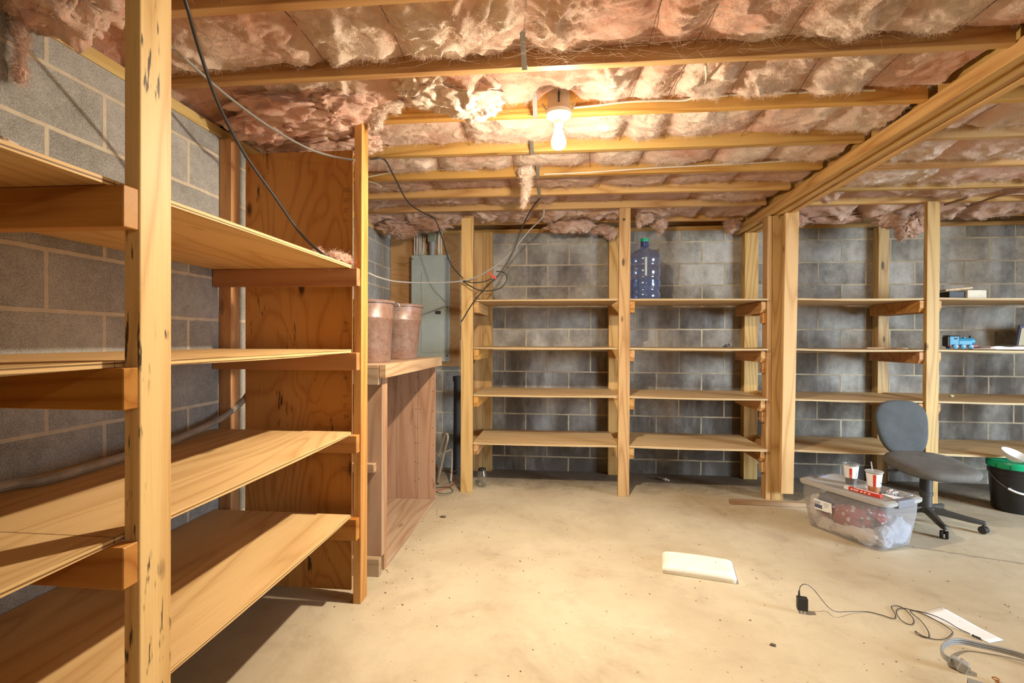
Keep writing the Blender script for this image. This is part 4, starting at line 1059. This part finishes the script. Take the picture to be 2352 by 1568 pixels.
# ------------------------------------------------------------------ office chair
ch_c = Vector((2.522, 3.575, 0)); ca = math.radians(271)      # local +x = facing
chr_ = thing('office_chair', 'dark grey armless office swivel chair on castors behind the bin', 'chair', ch_c, rz=ca)
def pad(hx, hy, hz, c, tilt, dome, taper=0.0, axis='z', n=22):
    """rounded upholstered pad: superellipse outline, domed"""
    b = MB(); rings = []
    for lev, sc in ((-1.0, .86), (-.75, .96), (-.2, 1.0), (.3, .99), (.7, .93), (.95, .78)):
        ring = []
        for k in range(2*n):
            t = 2*math.pi*k/(2*n); ct, st_ = math.cos(t), math.sin(t)
            ex = 2/2.7
            x = math.copysign(abs(ct)**ex, ct)*hx*sc; y = math.copysign(abs(st_)**ex, st_)*hy*sc*(1-taper*(x/hx))
            zz = lev*hz + dome*(1-(x/hx)**2) - dome*.5*(y/hy)**2
            ring.append(Vector((x, y, zz)))
        rings.append(ring)
    V = [[b.bm.verts.new(p) for p in r] for r in rings]
    m = 2*n
    for i in range(len(V)-1):
        for k in range(m): b.bm.faces.new((V[i][k], V[i][(k+1)%m], V[i+1][(k+1)%m], V[i+1][k]))
    b.bm.faces.new(V[0][::-1]); 
    ctr = b.bm.verts.new(Vector((0, 0, rings[-1][0].z*.0+hz*1.0+dome)))
    for k in range(m): b.bm.faces.new((V[-1][k], V[-1][(k+1)%m], ctr))
    Rm = Matrix.Translation(c) @ tilt
    for v in b.bm.verts: v.co = Rm @ v.co
    return b
b = pad(.235, .24, .036, (.045, 0, .407), Matrix.Rotation(math.radians(7), 4, 'Y'), -.012, .04)
seat = b.build('seat', M_seatfab, chr_, smooth='all', sub=1, **L)
bt = Matrix.Rotation(math.radians(90-12), 4, 'Y')
b = pad(.205, .180, .026, (-.225, 0, .612), Matrix(((0,0,1,0),(0,1,0,0),(-1,0,0,0),(0,0,0,1))).inverted() if False else Matrix.Rotation(math.radians(78), 4, 'Y'), -.015, .14)
b.build('backrest', M_chairfab, chr_, smooth='all', sub=1, **L)
b = MB(); b.tube(spl([(-.255, 0, .60), (-.275, 0, .46), (-.22, 0, .385), (-.05, 0, .372)], 6), .018, 10, flat=1.6); b.build('back_bracket', M_chairplast, chr_, smooth=True, **L)
b = MB(); b.box(-.10, .11, -.08, .08, .355, .392); mech = b.build('seat_mechanism', M_chairplast, chr_, bevel=.01, seg=2, **L)
b = MB(); b.tube([(.02, -.07, .365), (-.0, -.20, .355)], .006, 8); b.lathe([(0, -.03), (.012, -.03), (.010, .03), (0, .03)], (-.004, -.225, .353), 10, ax=(-.1, -1, -.05)); b.build('lever', M_chairplast, mech, smooth=True, **L)
b = MB(); b.lathe([(.014, .30), (.014, .36)], (0,0,0), 16); b.build('gas_piston', M_chrome, chr_, smooth=True, **L)
b = MB(); b.lathe([(.034, .088), (.034, .19), (.039, .192), (.039, .215), (.036, .217), (.036, .318), (.03, .32), (0, .32)], (0,0,0), 28); b.build('column_cover', M_chairplast, chr_, smooth=True, **L)
b = MB(); b.lathe([(0, .075), (.042, .075), (.048, .09), (.046, .112), (.03, .122), (0, .122)], (0,0,0), 28); hubc = b.build('base_hub', M_chairplast, chr_, smooth=True, **L)
for k in range(5):
    a = math.radians(-72*k) + math.radians(325) - ca
    e = Vector((math.cos(a), math.sin(a), 0)); sd = Vector((-e.y, e.x, 0))
    b = MB(); rr = []
    for r_, wv, z0, z1 in ((.03, .026, .078, .118), (.12, .022, .070, .108), (.22, .018, .060, .092), (.285, .017, .058, .084), (.300, .012, .060, .080)):
        cc = e*r_; rr.append([cc+sd*wv+Vector((0,0,z0)), cc+sd*wv*.75+Vector((0,0,z1)), cc-sd*wv*.75+Vector((0,0,z1)), cc-sd*wv+Vector((0,0,z0))])
    V = [[b.bm.verts.new(p) for p in r] for r in rr]
    for i in range(4):
        for q in range(4): b.bm.faces.new((V[i][q], V[i][(q+1)%4], V[i+1][(q+1)%4], V[i+1][q]))
    b.bm.faces.new(V[0][::-1]); b.bm.faces.new(V[-1])
    arm = b.build('base_arm', M_chairplast, chr_, bevel=.006, seg=2, smooth=True, **L)
    cc = e*.285; b = MB(); wd_ = (sd+e*.4).normalized()
    for s_ in (-1, 1): b.lathe([(0, -.009), (.020, -.009), (.0245, -.004), (.0245, .006), (.020, .009), (0, .009)], cc+wd_*s_*.0135+Vector((0, 0, .0255)), 20, ax=wd_)
    b.lathe([(.006, .03), (.006, .06)], cc, 8, cap0=True, cap1=True)
    b.build('castor', M_black, arm, smooth=True, **L)

# ------------------------------------------------------------------ black bucket with a green lid and a bowl
kc = Vector((3.375, 3.92, 0))
kb = thing('plastic_bucket', 'black plastic bucket with a green lid at the right edge', 'bucket', kc)
b = MB(); b.lathe([(0, .004), (.118, .004), (.122, 0), (.126, .01), (.144, .27), (.150, .272), (.150, .30), (.146, .302), (.147, .345), (.140, .345)], kc, 48); b.build('body', M_bucket, kb, smooth=True)
b = MB(); b.lathe([(.149, .318), (.156, .320), (.158, .352), (.153, .366), (.146, .368), (.138, .362), (0, .362)], kc, 48); kl = b.build('lid', M_green, kb, smooth=True)
for k in range(12):
    a = 2*math.pi*k/12+.2; b = MB(); e = Vector((math.cos(a), math.sin(a), 0)); b.obox(kc+e*.1575+Vector((0,0,.335)), e, (-e.y, e.x, 0), (0,0,1), .0014, .004, .014); b.build('lid_notch', plain('lid_slot', (0, .12, .055), .5) if k == 0 else bpy.data.materials['lid_slot'], kl)
hp = []
for k in range(25):
    t = math.pi*k/24; e1 = Vector((math.cos(math.radians(-15)), math.sin(math.radians(-15)), 0))
    e2 = Vector((e1.y, -e1.x, 0))
    hp.append(kc+Vector((0, 0, .286))-e1*math.cos(t)*.155+e2*math.sin(t)*.152-Vector((0, 0, 1))*math.sin(t)*.13)
b = MB(); b.tube(hp, .002, 6); b.build('bail_handle', M_galv, kb, smooth=True)
b = MB(); b.tube(hp[7:13], .008, 10); b.build('handle_grip', M_white, kb, smooth=True)
bw = Vector((3.285, 3.845, .3695))
b = MB(); ax = Vector((.22, -.45, 1)); b.lathe([(0, .003), (.026, .0), (.030, .004), (.055, .022), (.074, .050), (.080, .056), (.076, .056), (.052, .027), (.026, .010), (0, .008)], bw+Vector((0, 0, .018)), 40, ax=ax)
tag(b.build('plastic_bowl', M_white, loc=bw, smooth=True), 'small white plastic bowl tipped on the green bucket lid', 'bowl')

# ------------------------------------------------------------------ things on the floor
# foam cushion
q = [Vector((.560, 2.648, 0)), Vector((.915, 2.565, 0)), Vector((.958, 2.768, 0)), Vector((.602, 2.850, 0))]
b = MB(); n = 20; th = .042
def fpt(u, v, z): 
    p = (q[0]*(1-u)+q[1]*u)*(1-v)+(q[3]*(1-u)+q[2]*u)*v; return Vector((p.x, p.y, z))
gt = []; gb = []
for i in range(n+1):
    rt, rb = [], []
    for j in range(n+1):
        u, v = i/n, j/n; e = min(u, 1-u)*18; e2 = min(v, 1-v)*11
        rd = min(1, e)**.5*min(1, e2)**.5
        zz = .012+(th-.012)*(.55+.45*rd)+.003*noise.noise(Vector((u*5, v*5, 3)))+.006*math.sin(u*3)
        rt.append(b.bm.verts.new(fpt(u, v, zz))); rb.append(b.bm.verts.new(fpt(.01+.98*u, .01+.98*v, .002+.004*abs(noise.noise(Vector((u*4, v*4, 8)))))))
    gt.append(rt); gb.append(rb)
for i in range(n):
    for j in range(n):
        b.bm.faces.new((gt[i][j], gt[i+1][j], gt[i+1][j+1], gt[i][j+1])); b.bm.faces.new((gb[i][j], gb[i][j+1], gb[i+1][j+1], gb[i+1][j]))
for i in range(n):
    b.bm.faces.new((gt[i][0], gb[i][0], gb[i+1][0], gt[i+1][0])); b.bm.faces.new((gt[i][n], gt[i+1][n], gb[i+1][n], gb[i][n]))
    b.bm.faces.new((gt[0][i], gt[0][i+1], gb[0][i+1], gb[0][i])); b.bm.faces.new((gt[n][i], gb[n][i], gb[n][i+1], gt[n][i+1]))
def foam_mat():
    w = N('soiled_foam'); v = w.coord()
    a = w.noise(w.mapv(v, (5, 14, 5)), 1.0, 4.0, .6, .6); c = w.noise(v, 17.0, 5.0, .7, 1.0)
    col = w.mix(w.math('MULTIPLY', w.rng(a, .5, .7), .35), (.84, .80, .70), (.66, .54, .40))
    col = w.mix(w.math('MULTIPLY', w.rng(c, .64, .72), .7), col, (.25, .12, .05))
    return w.done(w.bsdf(col, .85, w.bump(c, .25, .004)))
tag(b.build('foam_cushion', foam_mat(), loc=(.76, 2.7, 0), smooth='all'), 'flat soiled white foam cushion lying alone on the concrete floor', 'cushion')

# wall adapter with its cord
ac_ = Vector((1.120, 2.330, 0))
ad = thing('power_adapter', 'small black plug-in adapter standing on the floor with a long thin cord', 'adapter', ac_, rz=-.22)
b = MB(); b.box(-.022, .022, -.014, .016, .014, .072); b.build('adapter_body', M_dark, ad, bevel=.004, seg=2, **L)
for sx in (-.006, .008):
    b = MB(); b.box(sx-.003, sx+.003, -.012, -.010, 0, .022); b.build('prong', M_chrome, ad, **L)
b = MB(); b.lathe([(.005, .07), (.0045, .085), (.003, .10)], (-.012, .004, 0), 10, cap1=True); b.build('strain_relief', M_dark, ad, smooth=True, **L)
Pc = [ac_+Vector((-.010, .006, .096)), ac_+Vector((-.004, .008, .118)), ac_+Vector((.018, .01, .128)), ac_+Vector((.055, .015, .105)), at(1910, 1400, 'z', .035), at(1950, 1404, 'z', .012)]
for px, py in ((1990,1404),(2025,1412),(2052,1420),(2056,1410),(2047,1393),(2062,1391),(2080,1400),(2098,1422),(2092,1434),(2070,1424),(2058,1404),(2072,1396),(2110,1405),(2150,1424),(2183,1445),(2186,1455),(2172,1466),(2150,1468),(2120,1460),(2103,1449),(2106,1456),(2130,1464),(2132,1450),(2115,1425),(2090,1402),(2130,1408),(2170,1424),(2200,1442),(2228,1455)):
    Pc.append(at(px, py, 'z', .0045))
W0 = Matrix.Translation(ac_) @ Matrix.Rotation(-.22, 4, 'Z'); Wi = W0.inverted()
b = MB(); b.tube([Wi @ p for p in spl(Pc, 6)], .0017, 6); b.build('cord', M_blackcord, ad, smooth=True, **L)
pe = Wi @ at(2233, 1458, 'z', .006); pe2 = Wi @ at(2253, 1467, 'z', .006)
b = MB(); b.tube([pe, pe+(pe2-pe)*.2, pe+(pe2-pe)*.25, pe+(pe2-pe)*.4, pe+(pe2-pe)*.95, pe2], [.004, .005, .003, .004, .0048, .003], 10); b.build('cord_plug', M_dark, ad, smooth=True, **L)
pp = [at(2112, 1407, 'z', .002), at(2163, 1393, 'z', .002), at(2305, 1469, 'z', .006), at(2272, 1475, 'z', .003)]
b = MB(); n = 10; G = []
for i in range(n+1):
    row = []
    for j in range(n+1):
        u, v = i/n, j/n; p = (pp[0]*(1-v)+pp[3]*v)*(1-u)+(pp[1]*(1-v)+pp[2]*v)*u
        row.append(b.bm.verts.new((p.x, p.y, .0012+.004*max(0, v-.7)*u*3)))
    G.append(row)
for i in range(n):
    for j in range(n): b.bm.faces.new((G[i][j], G[i+1][j], G[i+1][j+1], G[i][j+1]))
tag(b.build('paper_sheet', M_paper, loc=pp[0], solid=.0006, smooth='all'), 'plain white paper sheet on the floor under the adapter cord', 'paper')

# grey appliance cord with its plug
gc = thing('appliance_cord', 'thick flat grey appliance cord with a plug curling on the floor', 'cord', at(2190, 1500, 'z', 0))
base = [at(2420, 1533, 'z', .02), at(2352, 1507, 'z', .024), at(2300, 1492, 'z', .028), at(2250, 1481, 'z', .032), at(2205, 1472, 'z', .038), at(2178, 1476, 'z', .042), at(2163, 1490, 'z', .042), at(2168, 1506, 'z', .040), at(2184, 1516, 'z', .036)]
sp_ = spl(base, 6)
for k in (-1, 0, 1):
    b = MB(); b.tube([p+Vector((0, 0, k*.0078)) for p in sp_], .0044, 8); b.build('cord_strand', M_greycord, gc, smooth=True)
pa, pb = at(2182, 1512, 'z', .034), at(2208, 1528, 'z', .022)
dv = (pb-pa).normalized(); sv = dv.cross(Vector((0, 0, 1))).normalized(); uv = sv.cross(dv)
b = MB(); b.obox((pa+pb)/2, dv, sv, uv, (pb-pa).length/2, .012, .017); b.build('plug_neck', M_greycord, gc, bevel=.006, seg=3, smooth=True)
b = MB(); b.obox(pb+dv*.004, dv, sv, uv, .014, .017, .020); pl_ = b.build('plug_body', M_greycord, gc, bevel=.006, seg=3, smooth=True)
for k in (-.008, .009):
    b = MB(); c = pb-sv*.026+uv*k; b.obox(c, sv, dv, uv, .012, .005, .0012); b.build('prong', M_brass, pl_)
b = MB(); c = at(2245, 1585, 'z', .030); dr_ = Vector((.8, -.55, 0)).normalized()
b.lathe([(.024, -.025), (.030, -.025), (.031, .020), (.029, .024), (.024, .024), (.024, -.025)], c, 32, ax=dr_)
tag(b.build('pipe_coupling', plain('grey_ring', (.26, .25, .24), .5), loc=c, smooth=True), 'grey plastic ring lying at the bottom edge of the floor', 'ring')
b = MB(); c = at(2290, 1565, 'z', .008); b.tube([c+Vector((-.010, -.03, 0)), c+Vector((.0, .0, .002))], .0045, 8)
b.tube([c+Vector((.004+.009*math.cos(t), .010+.009*math.sin(t), .004)) for t in [2*math.pi*k/16 for k in range(17)]], .0022, 6, False)
tag(b.build('eye_screw', M_brass, loc=c, smooth=True), 'small copper coloured eye screw at the bottom right of the floor', 'screw')
# litter
b = MB(); rl = random.Random(3)
def bit(x, y, s): b.blob((x, y, s*.35), (s*rl.uniform(.5, 1.3), s*rl.uniform(.4, .9), s*.4), rl.random()*99, .7, 2.0, 1)
for _ in range(240): bit(rl.uniform(-.85, 2.6), rl.uniform(1.25, 3.8), rl.choice((.002, .003, .003, .004, .005)))
for _ in range(140): bit(rl.gauss(-.86, .10), rl.uniform(2.1, 3.9), rl.choice((.002, .003, .005)))
for _ in range(120): bit(rl.uniform(-.65, 3.5), min(4.5, rl.gauss(4.25, .12)), rl.choice((.003, .004, .007)))
tag(b.build('floor_litter', plain('litter', (.16, .10, .06), .9), norm=False), 'specks of dirt and splinters scattered over the concrete floor', 'litter', kind='stuff')
for px, py, s, lb in ((1018, 1186, .02, 'small dark clump of dirt on the floor near the old cabinet'), (1775, 1480, .011, 'small brown leaf scrap on the floor below the foam cushion')):
    p = at(px, py, 'z', .004); b = MB(); b.blob(p, (s, s*.7, .004), px, .8, 2.4, 3)
    tag(b.build('dirt_clump', plain('dirt', (.12, .09, .06), .9), loc=p, smooth='all'), lb, 'dirt')

# ------------------------------------------------------------------ hanging cables
def cable(label, pts, r, mat, name='hanging_cable', group=None, n=8):
    b = MB(); b.tube(spl(pts, n), r, 8)
    return tag(b.build(name, mat, loc=pts[len(pts)//2], smooth=True), label, 'cable', group)
cable('thick black cable hanging from the joists down to the top left shelf',
      [(-1.13, 1.30, 2.36), at(425, 0, 'z', 2.27), at(455, 105, 'y', 1.47), at(500, 235, 'y', 1.62), at(560, 350, 'y', 1.78), at(630, 450, 'y', 1.92), at(690, 535, 'y', 2.03), at(740, 582, 'z', 1.602), at(790, 608, 'z', 1.598)], .0058, M_blackcord)
cable('grey cable running from the top left to the corner post of the left shelving',
      [(-1.36, 1.2, 2.34), at(265, 0, 'y', 1.38), at(330, 55, 'y', 1.52), at(420, 130, 'y', 1.68), at(510, 210, 'y', 1.83), at(610, 285, 'y', 1.98), at(700, 337, 'y', 2.10), at(760, 358, 'y', 2.17), at(814, 368, 'y', 2.188)], .0052, M_greycord)
cable('thin black cable drooping from the corner post to the breaker panel',
      [at(850, 366, 'y', 2.70), at(882, 366, 'y', 2.75), at(905, 405, 'y', 2.95), at(938, 465, 'y', 3.30), at(975, 490, 'y', 3.65), at(1000, 505, 'y', 3.80), at(1015, 545, 'y', 3.82), at(1035, 605, 'y', 3.83), at(1064, 640, 'y', 3.84)], .0048, M_blackcord)
cable('grey cable swooping across the breaker panel to the ceiling beside the strap row',
      [at(846, 627, 'y', 2.33), at(870, 637, 'y', 2.6), at(915, 647, 'y', 3.0), at(990, 649, 'y', 3.5), at(1060, 645, 'y', 3.80), at(1110, 628, 'y', 3.84), at(1165, 588, 'y', 3.85), at(1215, 530, 'y', 3.82), at(1245, 500, 'y', 3.75), at(1250, 478, 'y', 3.72)], .0052, M_greycord)
cable('black cable hanging from the joists to the red taped splice',
      [at(1240, 455, 'y', 3.55), at(1222, 478, 'y', 3.70), at(1200, 520, 'y', 3.82), at(1180, 575, 'y', 3.84), at(1150, 625, 'y', 3.84), at(1128, 648, 'y', 3.84), at(1090, 690, 'y', 3.85), at(1060, 738, 'y', 3.86)], .0052, M_blackcord)
cable('black cable loop beside the red taped splice',
      [at(1062, 645, 'y', 3.83), at(1090, 662, 'y', 3.82), at(1115, 668, 'y', 3.82), at(1148, 662, 'y', 3.83), at(1164, 643, 'y', 3.84), at(1158, 626, 'y', 3.85), at(1140, 623, 'y', 3.86)], .0045, M_blackcord)
cable('short black cable end running to the red taped splice',
      [at(1064, 644, 'y', 3.81), at(1085, 649, 'y', 3.81), at(1110, 647, 'y', 3.82), at(1130, 640, 'y', 3.83)], .0045, M_blackcord)
b = MB(); c0, c1 = at(1122, 626, 'y', 3.835), at(1140, 640, 'y', 3.835)
b.bar(c0, c1, .012, .016); b.bar(at(1120, 644, 'y', 3.83), at(1136, 635, 'y', 3.83), .006, .006)
tag(b.build('splice_tag', plain('red_tape', (.55, .06, .05), .4), loc=c0, bevel=.002), 'red and white tape tag on the hanging cable splice', 'tape')
cable('white cable stapled along the third joist to the right of the bulb',
      [at(1318, 247, 'y', 2.262), at(1370, 242, 'y', 2.262), at(1440, 234, 'y', 2.262), at(1520, 231, 'y', 2.262), at(1580, 229, 'y', 2.255), at(1610, 208, 'y', 2.20), at(1622, 178, 'y', 2.05), at(1621, 148, 'y', 1.925)], .0048, M_whitecord, 'white_cable')
cable('white cable along the top of the third joist towards the beam',
      [at(1560, 229, 'y', 2.266), at(1640, 222, 'y', 2.266), at(1720, 215, 'y', 2.266), at(1820, 213, 'y', 2.266), at(1920, 209, 'y', 2.266), at(2010, 207, 'y', 2.266)], .0048, M_whitecord, 'white_cable')
cable('white cable along the fifth joist behind the corner post',
      [at(846, 406, 'y', 3.106), at(900, 396, 'y', 3.106), at(980, 390, 'y', 3.106), at(1050, 388, 'y', 3.106), at(1095, 393, 'y', 3.106)], .0048, M_whitecord, 'white_cable')
cable('white cable along the fifth joist towards the beam',
      [at(1250, 400, 'y', 3.106), at(1330, 397, 'y', 3.106), at(1420, 391, 'y', 3.106), at(1530, 384, 'y', 3.106), at(1650, 378, 'y', 3.106), at(1780, 371, 'y', 3.106), at(1880, 361, 'y', 3.106)], .0048, M_whitecord, 'white_cable')
cable('short white cable stub beside the corner post under the fifth joist',
      [at(848, 417, 'y', 3.10), at(862, 421, 'y', 3.09), at(875, 428, 'y', 3.08)], .0050, M_whitecord, 'white_cable')
# copper pipes under the joists on the right
cable('copper pipe running under the joists at the top right towards the back wall',
      [at(2170, 493, 'z', 2.285), at(2240, 468, 'z', 2.285), at(2310, 447, 'z', 2.285), at(2420, 446, 'z', 2.285)], .008, M_dullcu, 'copper_pipe')
cable('short copper pipe rising to an elbow at the top right joist',
      [at(2170, 470, 'z', 2.285), at(2195, 462, 'z', 2.285), at(2218, 455, 'z', 2.285), at(2221, 447, 'z', 2.30)], .008, M_dullcu, 'copper_pipe')
# hose along the left wall
cable('dusty grey hose lying along the left wall above the third shelf',
      [(-1.50, 2.30, 1.03), at(580, 888, 'x', -1.545), at(556, 922, 'x', -1.57), at(500, 965, 'x', -1.575), at(400, 1010, 'x', -1.54), at(300, 1043, 'z', .836), at(200, 1074, 'z', .833), at(100, 1102, 'z', .832), at(0, 1118, 'z', .832), (-1.50, .9, .832), (-1.50, .4, .832)], .0145, M_hose, 'wall_hose')
